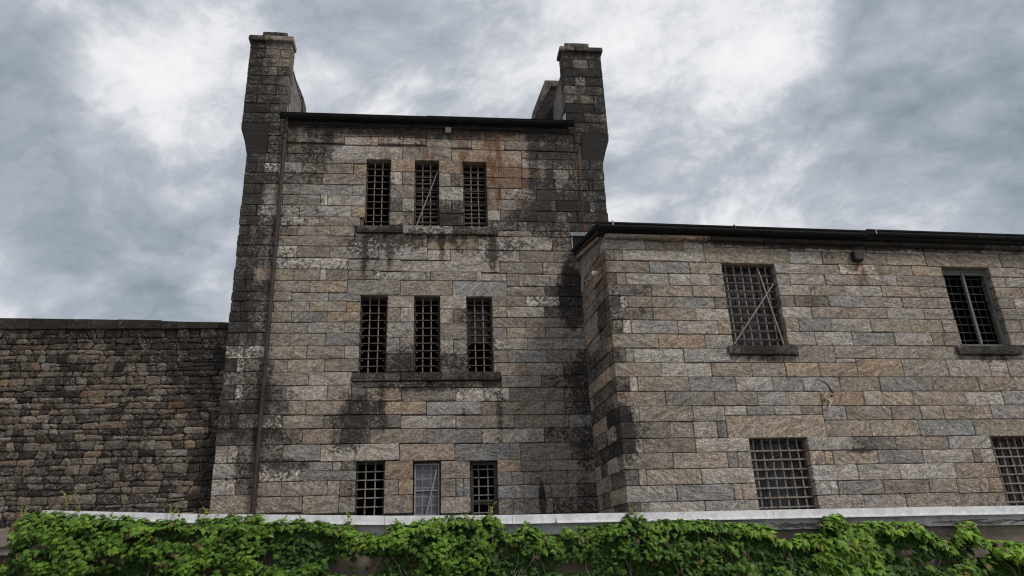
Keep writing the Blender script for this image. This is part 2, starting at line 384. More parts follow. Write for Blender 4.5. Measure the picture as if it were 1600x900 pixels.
# facing blocks as measured on the walls: u0,u1,z0,z1 in mm and a colour letter
STONES_T = """-3694,-2936,12825,13070d -2929,-2122,12839,13070d -2122,-1151,12837,13070d -1151,857,12835,13051d 857,997,12835,13051w 997,2592,12832,13051d
2592,4048,12832,13108d -4172,-3694,12817,12926g 4051,4271,12774,12895d -4166,-3669,12536,12817d -3671,-2942,12566,12825g -2936,-1815,12572,12838y
-1815,-861,12578,12836g -861,-834,12579,12836g -834,-14,12580,12837o -14,586,12577,12838g 586,1604,12575,12833g 1604,2544,12572,12833o
2544,3194,12573,12832g 3194,4052,12571,12832d 4053,4247,12529,12774d -3668,-2177,12347,12569d -2177,-1484,12314,12575l -1484,-1291,12297,12576p
-1291,-18,12370,12580l -18,1212,12313,12576l 1212,2101,12254,12574o 2101,3522,12274,12571g 3522,4054,12258,12571d -4151,-3668,12269,12536d
4054,4190,12258,12529d -4152,-3641,12004,12269d -3641,-3238,12004,12289d -3238,-2684,12004,12289d -2684,-642,11914,12291l -642,658,11908,12313g
658,2565,11905,12256o 2101,2968,12256,12274g 2565,2972,12012,12256o 2972,4113,12012,12258g -4666,-3703,11712,12004d -3703,-2684,11733,12004d
2565,3399,11703,12012l 3399,4039,11704,12012d 4039,4433,11704,12012g 4433,4821,11704,12014d -2684,-1593,11734,11917g -940,-314,11520,11911o
327,963,11510,11906o 1595,2565,11727,11905o -4659,-4379,11410,11712k -4379,-4193,11410,11712g -4193,-3697,11416,11712w -3697,-3221,11421,11732l
-3221,-1916,11423,11734g -1916,-1595,11424,11734o 1595,1924,11407,11727o 1924,2549,11407,11727r 2549,2936,11398,11702r 2936,3847,11397,11704g
3847,4828,11396,11704d -939,-639,11132,11520w -639,-317,11132,11520g 329,644,11111,11510g 644,957,11111,11510d -4663,-3723,11084,11410d
-3723,-2682,11102,11416d -2682,-1601,11103,11424g 1598,2538,11082,11407r 2538,3429,11076,11398d 3429,4348,11070,11396d 4348,4479,11070,11396k
4479,4812,11069,11396g -4658,-4373,10787,11084g -4373,-4199,10786,11084r -4199,-3700,10786,11084g -3700,-3242,10790,11101g -3242,-1924,10792,11103b
-1924,-1597,10793,11103l -937,-317,10735,11132g 329,955,10704,11111l 1596,1931,10759,11084g 1931,2904,10753,11079w 2904,3647,10745,11073g
3647,4059,10745,11073d 4059,4824,10741,11069d -4657,-3652,10475,10788g -3652,-2707,10486,10791g -2707,-2536,10486,10791w -2536,-1596,10486,10793l
1595,2541,10433,10756b -938,-633,10347,10735d -633,-316,10347,10735l 328,655,10313,10704g 655,959,10313,10704d 2541,3281,10427,10749g
3281,3432,10427,10749w 3432,4340,10423,10742k 4340,4487,10422,10742w 4487,4813,10421,10741d -4670,-4279,10159,10475d -4279,-4253,10159,10475k
-4253,-3655,10163,10475w -3655,-3211,10166,10485w -3211,-1912,10167,10486l -1912,-1598,10167,10486o 1593,1924,10114,10435l 1924,2875,10109,10430d
2875,3982,10104,10425g 3982,4004,10104,10424w 4004,4828,10103,10421d -936,-315,9960,10347g 327,958,9969,10313d -4672,-3665,9899,10159d
-3665,-2708,9901,10163w -2708,-1688,9902,10167g 1609,2389,9834,10112d 2389,3303,9832,10106g 3303,4826,9831,10103d -4652,-4391,9621,9899d
-4391,-4227,9620,9899w -4227,-3801,9620,9898d -3801,-3219,9622,9901d -3219,-2411,9622,9902g -2411,-1812,9622,9902y 1833,2747,9666,9833g
2747,3686,9665,9831d 3686,3778,9665,9831w 3778,4189,9664,9831d -1812,27,9343,9731w 26,1328,9287,9710o 1328,3256,9277,9665l 3256,3894,9275,9664d
-4666,-3672,9352,9621d -3672,-1812,9347,9622g -4666,-4410,9055,9354d -4410,-3743,9055,9355d -3739,-3207,9035,9349w -3207,-2401,9038,9350g
-2401,-1193,9021,9344l -1193,26,8992,9343l 26,614,8985,9287l 614,2389,8965,9280l 2389,3970,8947,9275g -4648,-3739,8734,9055d -3735,-1914,8720,9021w
-1917,-626,8686,8992g -626,1863,8662,8965l 1863,2976,8629,8951g 2976,3970,8608,8947g -4661,-4372,8412,8734d -4372,-4233,8413,8734d
-4233,-3741,8413,8734y -3741,-3230,8410,8718y -3230,-2604,8410,8718g -2604,-2462,8411,8719w -2462,-1925,8410,8720g -1919,-1286,8439,8681g
-1286,-1145,8440,8686w -1145,-12,8434,8655l -12,106,8433,8659g 106,1268,8426,8662g 1268,1398,8423,8665w 1398,2032,8421,8626l 2032,2340,8284,8629g
2340,2464,8286,8631g 2464,3372,8280,8608g 3372,3531,8279,8608w 3531,3970,8278,8605k -4652,-4359,8113,8412d -4359,-3732,8111,8413d
-3732,-2827,8106,8410g -2827,-1931,8094,8410y -1925,-628,8079,8434b -628,662,8060,8426y 662,2032,8039,8421b 2032,2998,8022,8282g 2998,3980,8011,8278k
-4661,-4290,7870,8112k -4290,-3696,7871,8106d -3696,-3251,7869,8109g -3251,-2371,7867,8094l -2371,-1607,7867,8079b -930,-299,7704,8060l
351,992,7671,8039l 1656,2503,7734,8022g 2503,3366,7732,8013w 3366,3973,7732,8011d -4657,-4428,7603,7871d -4428,-4345,7600,7871y -4345,-3661,7598,7870d
-3661,-2811,7596,7868g -2811,-1927,7595,7867y -1927,-1604,7595,7867o -928,-622,7336,7704g -622,-298,7336,7704l 353,661,7297,7671l 661,993,7297,7671d
1655,1991,7451,7735y 1991,2958,7448,7733l 2958,3972,7447,7732d -4668,-4412,7344,7603k -4412,-4250,7344,7599k -4250,-3745,7344,7599d
-3742,-3216,7332,7597g -3216,-2371,7332,7596b -2371,-1607,7332,7595o 1656,2463,7184,7449g 2463,3374,7182,7447g 3374,3970,7182,7447g
-4657,-3742,7072,7344d -3739,-2817,7056,7332g -2817,-1949,7056,7332l -1949,-1600,7056,7332g -929,-297,6927,7336l 358,993,6892,7297g
1655,1988,6911,7185g 1988,2948,6908,7183y 2948,3970,6907,7182b -4651,-4381,6753,7072d -4381,-4206,6753,7072w -4206,-3745,6753,7072d
-3745,-3215,6738,7056g -3215,-2375,6738,7056g -2375,-1601,6738,7056b -929,-627,6529,6927g -627,-299,6529,6927l 360,667,6504,6892l 667,993,6504,6892g
1653,2489,6613,6910l 2489,3378,6611,6907l 3378,3970,6611,6907b -4659,-3748,6438,6753w -3743,-2798,6415,6738g -2798,-1919,6415,6738g
-1919,-1604,6415,6738l 1653,1992,6289,6614y 1992,2956,6287,6612b 2956,3990,6285,6611g -928,-298,6086,6529d 359,1002,6055,6504d -4654,-4380,6123,6438k
-4380,-4198,6123,6438w -4198,-3743,6123,6438d -3737,-3227,6098,6415g -3227,-2371,6098,6415y -2371,-1592,6098,6415g 1657,2425,5969,6288g
2425,3340,5968,6286l 3340,3975,5968,6285d -4656,-3735,5808,6123d -3730,-2721,5777,6098g -2721,-1724,5774,6098l 1808,2789,5675,5969g
2789,3970,5662,5968d -1724,-940,5719,5851g -940,30,5710,5851l 30,988,5692,5851g 988,1356,5689,5851g -4670,-4655,5462,5805d -4654,-4354,5462,5808k
-4354,-4172,5462,5808w -4172,-3730,5462,5808d -3726,-3225,5426,5780g -3225,-2280,5419,5775l -2280,-1724,5406,5774g -1724,-1390,5403,5722b
-1390,-562,5391,5710o -562,702,5371,5692g 702,1991,5351,5675w 1991,3328,5337,5665g 3328,3970,5302,5662d -4658,-3725,5136,5462d -3725,-2746,5100,5419g
-2746,-1768,5084,5406y -1768,-1071,5081,5391d -1071,25,5063,5371o 25,1300,5036,5351b 1300,2834,5013,5340y 2834,3323,5006,5337g 3323,3974,4998,5302d
-4665,-4387,4809,5136d -4387,-4227,4809,5136d -4227,-3725,4809,5136w -3725,-3252,4785,5100w -3252,-2319,4775,5084g -2319,-566,4760,5063d
-566,707,4732,5036l 707,2089,4709,5013g 2089,3393,4693,5000y 3393,3970,4687,4998b -4671,-3729,4420,4809k -3729,-2776,4420,4775d -2776,-1923,4415,4757y
-1923,-1259,4415,4760d -1259,31,4400,4732g 31,1318,4376,4709b 1318,2786,4354,4693l 2786,3982,4341,4687d -4651,-4370,4030,4421g -4370,-4165,4030,4420w
-4165,-3697,4031,4421d -3697,-3179,4029,4421d -3179,-2355,4043,4415b -2355,-591,4027,4400l -591,672,4003,4376p 672,1957,3984,4354b
1957,2198,3978,4357p 2199,3399,3942,4344g 3399,3977,3942,4341d -4661,-4158,3693,4030l -4158,-3669,3693,4031d -3669,-2757,3608,4029w
-3174,-2776,4029,4043o -2757,-2074,3822,4022b -2074,-1878,3822,4025l -1878,-1578,3822,4027d -915,-274,3594,4003o 354,1009,3573,3984p
1645,2200,3693,3978o 2200,2882,3693,3942g 2882,3970,3693,3942g -2757,-1568,3598,3822b -4655,-4360,3345,3693l -4360,-4145,3345,3693l
-4145,-3670,3345,3693d 1652,1979,3397,3693b 1979,2240,3398,3693g 2240,3286,3394,3693g 3286,3970,3392,3693b -3670,-3159,3292,3608g
-3159,-2171,3286,3601g -2171,-1894,3285,3600p -1894,-1557,3255,3598d -906,-596,3250,3594b -596,-282,3250,3594o 356,689,3179,3573g 689,868,3179,3573b
868,1011,3179,3573b 1648,2864,3096,3396b 2864,3484,3093,3393g 3484,3971,3093,3392d -4651,-3671,2946,3345y -3671,-2689,2946,3288g
-2689,-1901,2900,3285y -1901,-1544,2900,3255g -903,-286,2854,3250g 355,1010,2816,3179p 1638,1982,2752,3098g 1982,2899,2752,3095g 2899,3981,2752,3093d"""
STONES_S = """-1754,-612,9702,9908k -608,675,9677,9921l 675,1817,9677,9921d -1716,-596,5845,6051l -596,371,5845,6051k 371,1803,5845,6051k"""
STONES_L = """-4870,-4480,15333,15608d -4480,-3745,15333,15608g -4870,-4474,15029,15333d -4474,-4046,15029,15333g -4046,-3745,15029,15333g -4870,-4508,14737,15029d
-4508,-3745,14737,15029y -4870,-4507,14432,14737d -4507,-4083,14432,14737y -4083,-3745,14432,14737d -4870,-4469,14141,14432d -4469,-3745,14141,14432g
-4870,-4564,13826,14141d -4564,-4079,13826,14141g -4079,-3745,13826,14141d -4870,-4556,13534,13826d -4556,-3745,13534,13826d -4870,-4163,13237,13534k
-4163,-3745,13237,13534d -4870,-3745,12926,13237d"""
STONES_R = """3900,5060,15402,15719d 3900,4203,15075,15402k 4203,4663,15075,15402g 4663,5060,15075,15402g 3900,5060,14784,15075k 3900,4232,14473,14784k
4232,4545,14473,14784w 4545,5060,14473,14784k 3900,5060,14154,14473g 3900,4326,13860,14154g 4326,4724,13860,14154y 4724,5060,13544,14154d
3900,4724,13544,13860k 3900,4403,13234,13544k 4403,5060,13234,13544g 3900,5060,12895,13234d"""
STONES_W = """4544,4989,8441,8669d 4989,5907,8439,8669g 5907,6256,8438,8652g 6256,6602,8439,8652g 6602,7673,8440,8655g 7673,8142,8440,8654l 8142,8577,8523,8670l
8577,9710,8525,8670l 9710,10160,8528,8670o 10160,10661,8520,8665g 10661,11591,8515,8665g 11591,12798,8515,8665y -5,996,8351,8601l 996,1940,8352,8601g
1940,2413,8353,8621l 2413,2989,8483,8637l 2989,3941,8483,8648g 3941,4545,8483,8648d 2413,4544,8101,8483y 8141,10219,8143,8520g 10219,11502,8145,8515g
11502,12348,8145,8515g 12348,12900,8145,8515y -4,123,8076,8352k -3,223,8075,8351d 426,2413,8088,8353l 4544,5394,8114,8439l 5394,6414,8124,8438y
6414,7080,8131,8439g 7080,8141,8138,8440y 223,426,8076,8349g 6,1032,7781,8076g 1032,2007,7786,8078b 2007,2799,7788,8088g 4138,4926,7850,8101l
4926,5778,7857,8114g 5778,6736,7863,8124w 6736,7716,7868,8134y 7716,8523,7871,8140o 9861,10739,7893,8144g 10739,11400,7893,8145g
11400,12320,7893,8145g 12320,12900,7893,8145g 4456,5355,7577,7853l 5355,6261,7583,7860g 6261,7225,7588,7866l 7225,8214,7591,7870g 8214,8535,7591,7871d
9840,10199,7620,7892g 10199,11309,7620,7893l 11309,12554,7620,7893g 12554,12900,7620,7893g -1,233,7489,7780k 233,455,7488,7778g 455,1479,7493,7784l
1479,2473,7496,7787l 2473,2824,7497,7788g 4139,4456,7573,7848g 4121,4913,7299,7575l 4913,5795,7303,7580g 5795,6757,7308,7585l 6757,7758,7312,7589y
7758,8552,7314,7591g 9827,10582,7337,7620y 10582,11213,7337,7620g 11213,12198,7337,7620g 12198,12900,7337,7620b 2,1026,7217,7491d 1026,2002,7221,7495g
2002,2834,7222,7497y 4110,4466,7024,7298g 4466,5329,7026,7301d 5329,6251,7029,7306b 6251,7229,7033,7310g 7229,8186,7036,7313g 8186,8552,7036,7314g
9845,10253,7054,7337g 10253,11115,7054,7337l 11115,12261,7054,7337g 12261,12900,7054,7337y -2,259,6943,7216k 259,452,6942,7215w 452,1524,6946,7219g
1524,2495,6948,7222b 2495,2833,6949,7222g 9844,11017,6770,7054g 11017,12160,6770,7054b 12160,12900,6770,7054l 4117,4851,6746,7025l
4851,5763,6750,7028g 5763,6765,6754,7031g 6765,7728,6757,7035l 7728,8558,6758,7036g 0,997,6647,6944d 997,2003,6648,6947y 2003,2834,6649,6949l
5272,6274,6424,6752l 6274,7296,6427,6756y 7296,8138,6429,6758y 8138,8581,6429,6758g 9854,10257,6444,6770g 10257,10913,6444,6770g
10913,11961,6444,6770l 11961,12900,6444,6770g 4119,4460,6419,6745p 4460,5272,6421,6748b -1,268,6332,6646d 268,456,6332,6646w 456,1541,6334,6648b
1541,2493,6335,6649l 2493,2839,6335,6649o 4105,4801,6092,6420l 4801,5731,6095,6423l 5731,6805,6100,6426b 6805,7767,6104,6428l 7767,8063,6104,6428y
8063,8563,6105,6429g 9820,10801,6120,6444g 10801,11740,6120,6444g 11740,12589,6120,6444y 12589,12900,6120,6444g -2,1044,6003,6333g
1044,2137,6004,6334o 2137,2819,6004,6335l 4301,5212,5687,6094g 5212,6242,5791,6098g 6242,7316,5788,6102g 7316,8386,5784,6105g 1,267,5681,6003k
267,460,5681,6003l 460,1601,5681,6003l 1601,2680,5683,6004b 2680,3541,5684,5857g 3541,4301,5685,5857d 8386,10650,5782,5888g 10650,11887,5782,5888l
11887,12900,5782,5888g 5212,5688,5687,5792l 5688,6840,5357,5790o 6840,7985,5356,5786g 7985,9091,5355,5783l 9091,9559,5354,5782l 9559,10556,5354,5782g
10556,11666,5354,5782l 11666,12607,5354,5782g 1,1049,5356,5681y 1049,2194,5356,5682l 2194,3141,5355,5683y 3141,3945,5356,5685p 3945,4759,5357,5686o
4759,5688,5357,5687o 5,298,5041,5356d 298,478,5041,5356w 478,1632,5038,5356g 1632,2710,5035,5355b 2710,3566,5033,5355l 3566,4297,5031,5356b
4297,5189,5030,5357b 5189,6173,5030,5357y 6173,7488,5024,5356b 7488,8685,5023,5355y 8685,9631,5022,5354y 9631,10425,5022,5354g 10425,11628,5022,5354b
11628,12598,5022,5354y 12598,12900,5022,5354y 2,1069,4721,5040y 1069,2169,4718,5037g 2169,3165,4715,5034g 3165,3885,4714,5032l 3885,4672,4713,5031y
4672,5701,4704,5030o 5701,6157,4705,5030l 6157,6919,4700,5024y 6919,8246,4695,5023g 8246,9212,4692,5022l 9212,10309,4692,5022b 10309,11416,4692,5022g
11416,12495,4692,5022y 12495,12900,4692,5022g 5,260,4388,4721k 260,442,4388,4722l 442,1642,4387,4719g 1642,2356,4386,4717l 2356,2867,4510,4717l
2867,3517,4510,4714b 3517,4139,4510,4713l 4139,4647,4510,4713g 4646,5199,4384,4705b 5199,6299,4382,4702y 6299,7027,4379,4697g 7027,7584,4379,4697y
7584,8807,4377,4693y 8807,10198,4377,4692b 2355,4646,4027,4510y 4,1094,4042,4388d 1094,1605,4042,4388g 1605,2138,4030,4386l 2138,2355,4031,4386d
4646,5717,4021,4383y 5717,6897,4016,4380y 6897,8260,4013,4378b 8260,10216,4012,4377y 6,296,3739,4042k 296,462,3739,4042l 462,1607,3737,4042g
1607,2830,3735,4029l 4142,5215,3735,4024l 5215,6245,3729,4018d 6245,7528,3719,4014g 7528,8614,3714,4012l 9900,11024,3714,4012g 11024,12246,3714,4012b
12246,12900,3714,4012y 2,1073,3410,3738g 1073,2280,3406,3735y 2280,2508,3406,3735g 2508,2855,3405,3735l 4129,4484,3436,3737p 4484,4684,3437,3738o
4684,5740,3430,3729y 5740,6820,3422,3723b 6820,8057,3416,3716l 8057,8264,3416,3715d 8264,8619,3415,3714l -4,296,3089,3411d 296,462,3089,3412l
462,1651,3086,3408y 1651,2872,3083,3405l 4140,5198,3098,3434l 5198,6175,3092,3426l 6175,7533,3082,3419l 7533,8628,3078,3415y 9900,10836,3078,3415l
10836,11642,3078,3415b 11642,12886,3078,3415l 4,1076,2762,3088l 1076,2309,2758,3084b 2309,2497,2757,3084p 2497,2859,2756,3083p 4107,4478,2807,3100l
4478,4668,2808,3101l 4668,5723,2801,3092b 5723,6798,2795,3086g 6798,7480,2794,3086g 7480,8019,2770,3080y 8019,8260,2770,3079p 8260,8616,2770,3078o
6,273,2403,2763k 273,450,2403,2764g 450,1652,2403,2759l 1652,2836,2376,2756b 4086,5201,2461,2804l 5201,6185,2446,2797l 6185,7481,2429,2794g
7481,8622,2401,2770g 9900,10709,2401,2770y 10709,11774,2401,2770g 11774,12601,2401,2770g"""
STONES_V = """2639,4300,5854,6071d 8323,9994,5883,6096d"""

# ------------------------------------------------------------------ the tower block
TO = (-2.14438, 17.0, 0); TY = 0.12383
WO = (2.13481, 15.32815, 0); WY = 0.16455
tower = empty('prison_block', TO, TY, 'tall three storey grey stone prison block with two chimneys and barred windows', 'building')
wing = empty('prison_wing', WO, WY, 'lower two storey grey stone wing joined to the right of the tall block', 'building')
TW = [(-1.575, -.945, 9.975, 11.885), (-.312, .325, 9.970, 11.880), (.967, 1.592, 9.965, 11.877),
      (-1.595, -.940, 6.085, 8.033), (-.290, .343, 6.085, 8.016), (.998, 1.636, 6.085, 7.998),
      (-1.550, -.915, 2.30, 4.020), (-.273, .350, 2.30, 3.992), (1.020, 1.650, 2.30, 3.962)]
WW = [(2.80, 4.12, 6.10, 8.078), (8.525, 9.83, 6.12, 8.125), (2.82, 4.145, 2.2, 4.015), (8.59, 9.90, 2.2, 3.986)]
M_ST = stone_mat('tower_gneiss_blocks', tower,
    # black growth, and contact shade painted into the corner by the wing: (along, height, half width, half height, strength)
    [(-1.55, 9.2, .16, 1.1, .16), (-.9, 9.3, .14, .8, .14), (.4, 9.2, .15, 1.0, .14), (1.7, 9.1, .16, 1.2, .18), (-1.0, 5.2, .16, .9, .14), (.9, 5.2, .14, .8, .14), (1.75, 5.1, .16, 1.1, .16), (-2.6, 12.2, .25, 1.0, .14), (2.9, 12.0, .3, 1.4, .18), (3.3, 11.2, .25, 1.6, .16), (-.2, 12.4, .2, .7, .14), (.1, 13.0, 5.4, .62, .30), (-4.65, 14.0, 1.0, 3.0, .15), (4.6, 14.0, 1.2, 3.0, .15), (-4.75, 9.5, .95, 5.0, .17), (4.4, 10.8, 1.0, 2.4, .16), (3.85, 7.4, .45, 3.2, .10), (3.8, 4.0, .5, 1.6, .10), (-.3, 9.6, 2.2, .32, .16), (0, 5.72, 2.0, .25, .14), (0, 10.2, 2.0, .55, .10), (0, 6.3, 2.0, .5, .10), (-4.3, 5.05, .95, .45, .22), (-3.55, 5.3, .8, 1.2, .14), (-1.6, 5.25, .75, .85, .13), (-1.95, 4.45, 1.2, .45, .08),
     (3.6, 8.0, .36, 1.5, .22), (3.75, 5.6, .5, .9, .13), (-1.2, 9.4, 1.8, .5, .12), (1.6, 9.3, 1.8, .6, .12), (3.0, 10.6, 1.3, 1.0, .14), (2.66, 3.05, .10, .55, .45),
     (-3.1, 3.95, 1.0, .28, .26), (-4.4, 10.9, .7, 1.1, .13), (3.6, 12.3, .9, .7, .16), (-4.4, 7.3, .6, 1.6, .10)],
    # rust runs below the gutter: (along, bottom, top, half width, strength)
    [(1.8, 10.5, 12.9, .55, .95), (1.0, 11.6, 12.9, .24, .85), (.05, 11.2, 12.8, .24, .9), (-1.1, 11.5, 12.7, .24, .75), (2.45, 10.6, 11.6, .35, .6), (-1.55, 12.1, 12.8, .2, .5), (4.12, 9.6, 12.2, .13, .9)])
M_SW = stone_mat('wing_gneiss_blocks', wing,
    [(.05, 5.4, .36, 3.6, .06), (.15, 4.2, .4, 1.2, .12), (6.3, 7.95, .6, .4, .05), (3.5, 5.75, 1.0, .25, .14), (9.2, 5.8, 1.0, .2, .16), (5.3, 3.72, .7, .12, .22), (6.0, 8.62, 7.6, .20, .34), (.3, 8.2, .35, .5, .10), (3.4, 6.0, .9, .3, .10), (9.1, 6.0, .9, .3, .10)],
    [(6.32, 7.55, 8.15, .22, .95), (6.9, 7.6, 8.2, .12, .6), (.05, 7.6, 8.2, .2, .5), (9.0, 8.2, 8.6, .3, .4)], dark=-.05, mul=1.08)

core_wall('wall', M_MORTAR, tower, -4.60, 4.76, 0, 13.12, TW, .035, 9.0)
tst = []
for u0, u1, z0, z1, cd, deep in fit_openings(parse(STONES_T), TW):
    dp = .34 if deep else .09
    if u0 < -4.5 or u1 > 4.7: dp = .4
    tst.append((u0, u1, z0, z1, cd, dp))
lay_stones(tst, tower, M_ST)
for u0, u1, z0, z1, cd in parse(STONES_S):
    bm = stone_bmesh(); stone_bm(bm, u0, u1, z0, z1, 'k' if z0 < 8 else cd, .42, .0, .02, .008, -.09); from_bm('sill_stone', bm, M_ST, tower)
# corbels that carry the chimneys out over the corners
stone_part('corbel', M_ST, tower, lambda bm: add_prism(bm, [(-4.17, 11.98), (-4.17, 12.915), (-4.875, 12.915), (-4.86, 12.70), (-4.74, 12.33), (-4.665, 11.98)], 'y', -.012, .45), 'k')
stone_part('corbel', M_ST, tower, lambda bm: add_prism(bm, [(4.275, 11.98), (4.84, 11.98), (4.93, 12.30), (5.045, 12.66), (5.06, 12.885), (4.275, 12.885)], 'y', -.012, .45), 'k')

def chimney(code, a, b, zt, cap, pot, inner):
    ch = box('chimney', M_MORTAR, tower, a+.03, b-.03, .035, .40, 12.9, zt-.03)
    for u0, u1, z0, z1, cd in parse(code):
        bm = stone_bmesh(); stone_bm(bm, u0, u1, z0, z1, cd, .43, R.uniform(0, .012), mulv=.70); from_bm('stone', bm, M_ST, ch)
    bm = stone_bmesh(); mid = cap[0]+(cap[1]-cap[0])*.36
    stone_bm(bm, cap[0], mid, zt-.02, cap[2], 'd', .52, .0, .02, .01, -.10); stone_bm(bm, mid, cap[1], zt-.02, cap[2], 'g' if inner > 0 else 'd', .52, .0, .02, .01, -.102)
    from_bm('chimney_cap', bm, M_ST, ch)
    bm = stone_bmesh(); stone_bm(bm, pot[0], pot[1], cap[2]-.004, pot[2], 'd', .42, 0, .02, .008, -.075); from_bm('cap_slab', bm, M_ST, ch)
    return ch
chimney(STONES_L, -4.87, -3.745, 15.575, (-4.92, -3.70, 15.715), (-4.555, -3.88, 15.86), 1)
chimney(STONES_R, 3.90, 5.06, 15.655, (3.83, 5.115, 15.785), (3.99, 4.71, 15.93), -1)
# gable parapets running back from the chimneys, with shouldered rear stacks
for sgn, a, b, zt in ((1, -4.84, -3.76, 14.95), (-1, 3.93, 5.02, 15.12)):
    bm = stone_bmesh(); z = 12.6; side = -3.745 if sgn > 0 else 3.905
    stone_part('parapet', M_ST, tower, lambda bm: add_box(bm, a, b, .44, 2.0, 12.5, zt), 'g')
    x0 = b-.03 if sgn > 0 else a-.02
    box('parapet_flashing', M_LEAD, tower, x0, x0+.05, .47, 2.0, zt-.005, zt+.03)
stone_part('rear_chimney', M_ST, tower, lambda bm: add_prism(bm, [(-4.86, 12.5), (-3.67, 12.5), (-3.725, 15.20), (-4.09, 16.12), (-4.86, 16.12)], 'y', 2.02, 2.6), 'k')
rc = stone_part('rear_chimney', M_ST, tower, lambda bm: add_prism(bm, [(3.28, 12.5), (5.0, 12.5), (5.0, 15.9), (3.92, 15.9), (3.34, 14.70)], 'y', 2.02, 2.6), 'k')
stone_part('rear_chimney_coping', M_ST, tower, lambda bm: add_prism(bm, [(3.28, 14.66), (3.34, 14.70), (3.92, 15.9), (5.02, 15.9), (5.02, 16.12), (3.73, 16.11), (3.28, 14.9)], 'y', 1.95, 2.65), 'd')
for x in (-3.73, 3.80):
    bm = bmesh.new(); add_box(bm, x, x+.035, -.06, .25, 13.1, 13.42); add_box(bm, x+.05, x+.075, -.05, .2, 13.1, 13.5); from_bm('lead_upstand', bm, M_LEAD, tower)
# roof, gutter, pipes
prism('roof', M_SLATE, tower, [(-.12, 13.06), (.2, 13.16), (4.6, 14.9), (9.1, 13.2), (9.1, 13.14), (.2, 13.13)], 'x', -3.70, 3.88)
box('fascia_board', M_GUTW, tower, -3.74, 3.90, -.075, -.002, 12.875, 13.05)
def half_round(bm, u0, u1, yc, zt, r, n=8, slope=0.0):
    pr = [(yc+r*math.cos(math.pi+math.pi*k/n), zt+r*1.15*math.sin(math.pi+math.pi*k/n)) for k in range(n+1)]
    pr = [(yc-r-.012, zt+.012)]+pr+[(yc+r+.0, zt+.012)]
    inn = [(yc+(y-yc)*.88, zt+(z-zt)*.88) for y, z in pr[::-1]]
    add_prism(bm, pr+inn, 'x', u0, u1)
bm = bmesh.new(); half_round(bm, -3.86, .06, -.20, 13.07, .10); half_round(bm, .0, 4.05, -.20, 13.085, .103); from_bm('gutter', bm, M_GUT, tower)
for u in (-2.9, -1.7, -.5, .9, 2.1, 3.3):
    bm = bmesh.new(); add_box(bm, u-.015, u+.015, -.20, -.02, 12.93, 12.955); add_box(bm, u-.02, u+.02, -.09, -.06, 12.84, 12.96); from_bm('gutter_bracket', bm, M_GUTW, tower)
box('eaves_block', M_BRACK, tower, .50, .66, -.10, -.02, 12.74, 12.90, .01)
dp_ = tube('downpipe', M_PIPE, tower, [(-3.675, -.20, 12.99), (-3.675, -.20, 12.78), (-3.69, -.15, 12.60), (-3.70, -.115, 12.42), (-3.705, -.115, 9.0), (-3.71, -.115, 0.2)], .050, 10)
for z in (12.44, 6.33, 9.35, 3.3):
    tube('pipe_collar', M_PIPE, dp_, [(-3.705, -.115, z-.06), (-3.705, -.115, z+.06)], .068, 10)
tube('conduit', M_BOX, tower, [(4.13, -.05, 12.3), (4.11, -.045, 11.3), (4.13, -.05, 9.75)], .011, 6)

def grille(frame, u0, u1, z0, z1, y, nv, zs, mv, mh, rv=.013, rh=.010, tilt=0.0):
    for k in range(nv):
        u = u0+(u1-u0)*(k+1)/(nv+1)+R.uniform(-.006, .006)
        tube('bar', mv, frame, [(u, y, z0), (u+R.uniform(-.006, .006), y, (z0+z1)/2), (u, y, z1)], rv, 6)
    for z in zs:
        box('bar', mh, frame, u0, u1, y-.012-rv, y-rv, z-rh, z+rh)
def flat_frame(name, mat, parent, u0, u1, z0, z1, y, w=.025, d=.03, sides='lrtb', **pr):
    bm = bmesh.new()
    if 'l' in sides: add_box(bm, u0, u0+w, y, y+d, z0, z1)
    if 'r' in sides: add_box(bm, u1-w, u1, y, y+d, z0, z1)
    if 't' in sides: add_box(bm, u0+w, u1-w, y+.001, y+d-.001, z1-w, z1)
    if 'b' in sides: add_box(bm, u0+w, u1-w, y+.001, y+d-.001, z0, z0+w)
    return from_bm(name, bm, mat, parent, **pr)
UPZ = [11.665, 11.464, 11.274, 11.078, 10.893, 10.689, 10.498, 10.298, 10.112]
LOZ = [7.818, 7.61, 7.424, 7.222, 7.03, 6.837, 6.646, 6.455, 6.264]
GRZ = [3.794, 3.609, 3.41, 3.217, 3.023, 2.83, 2.64]
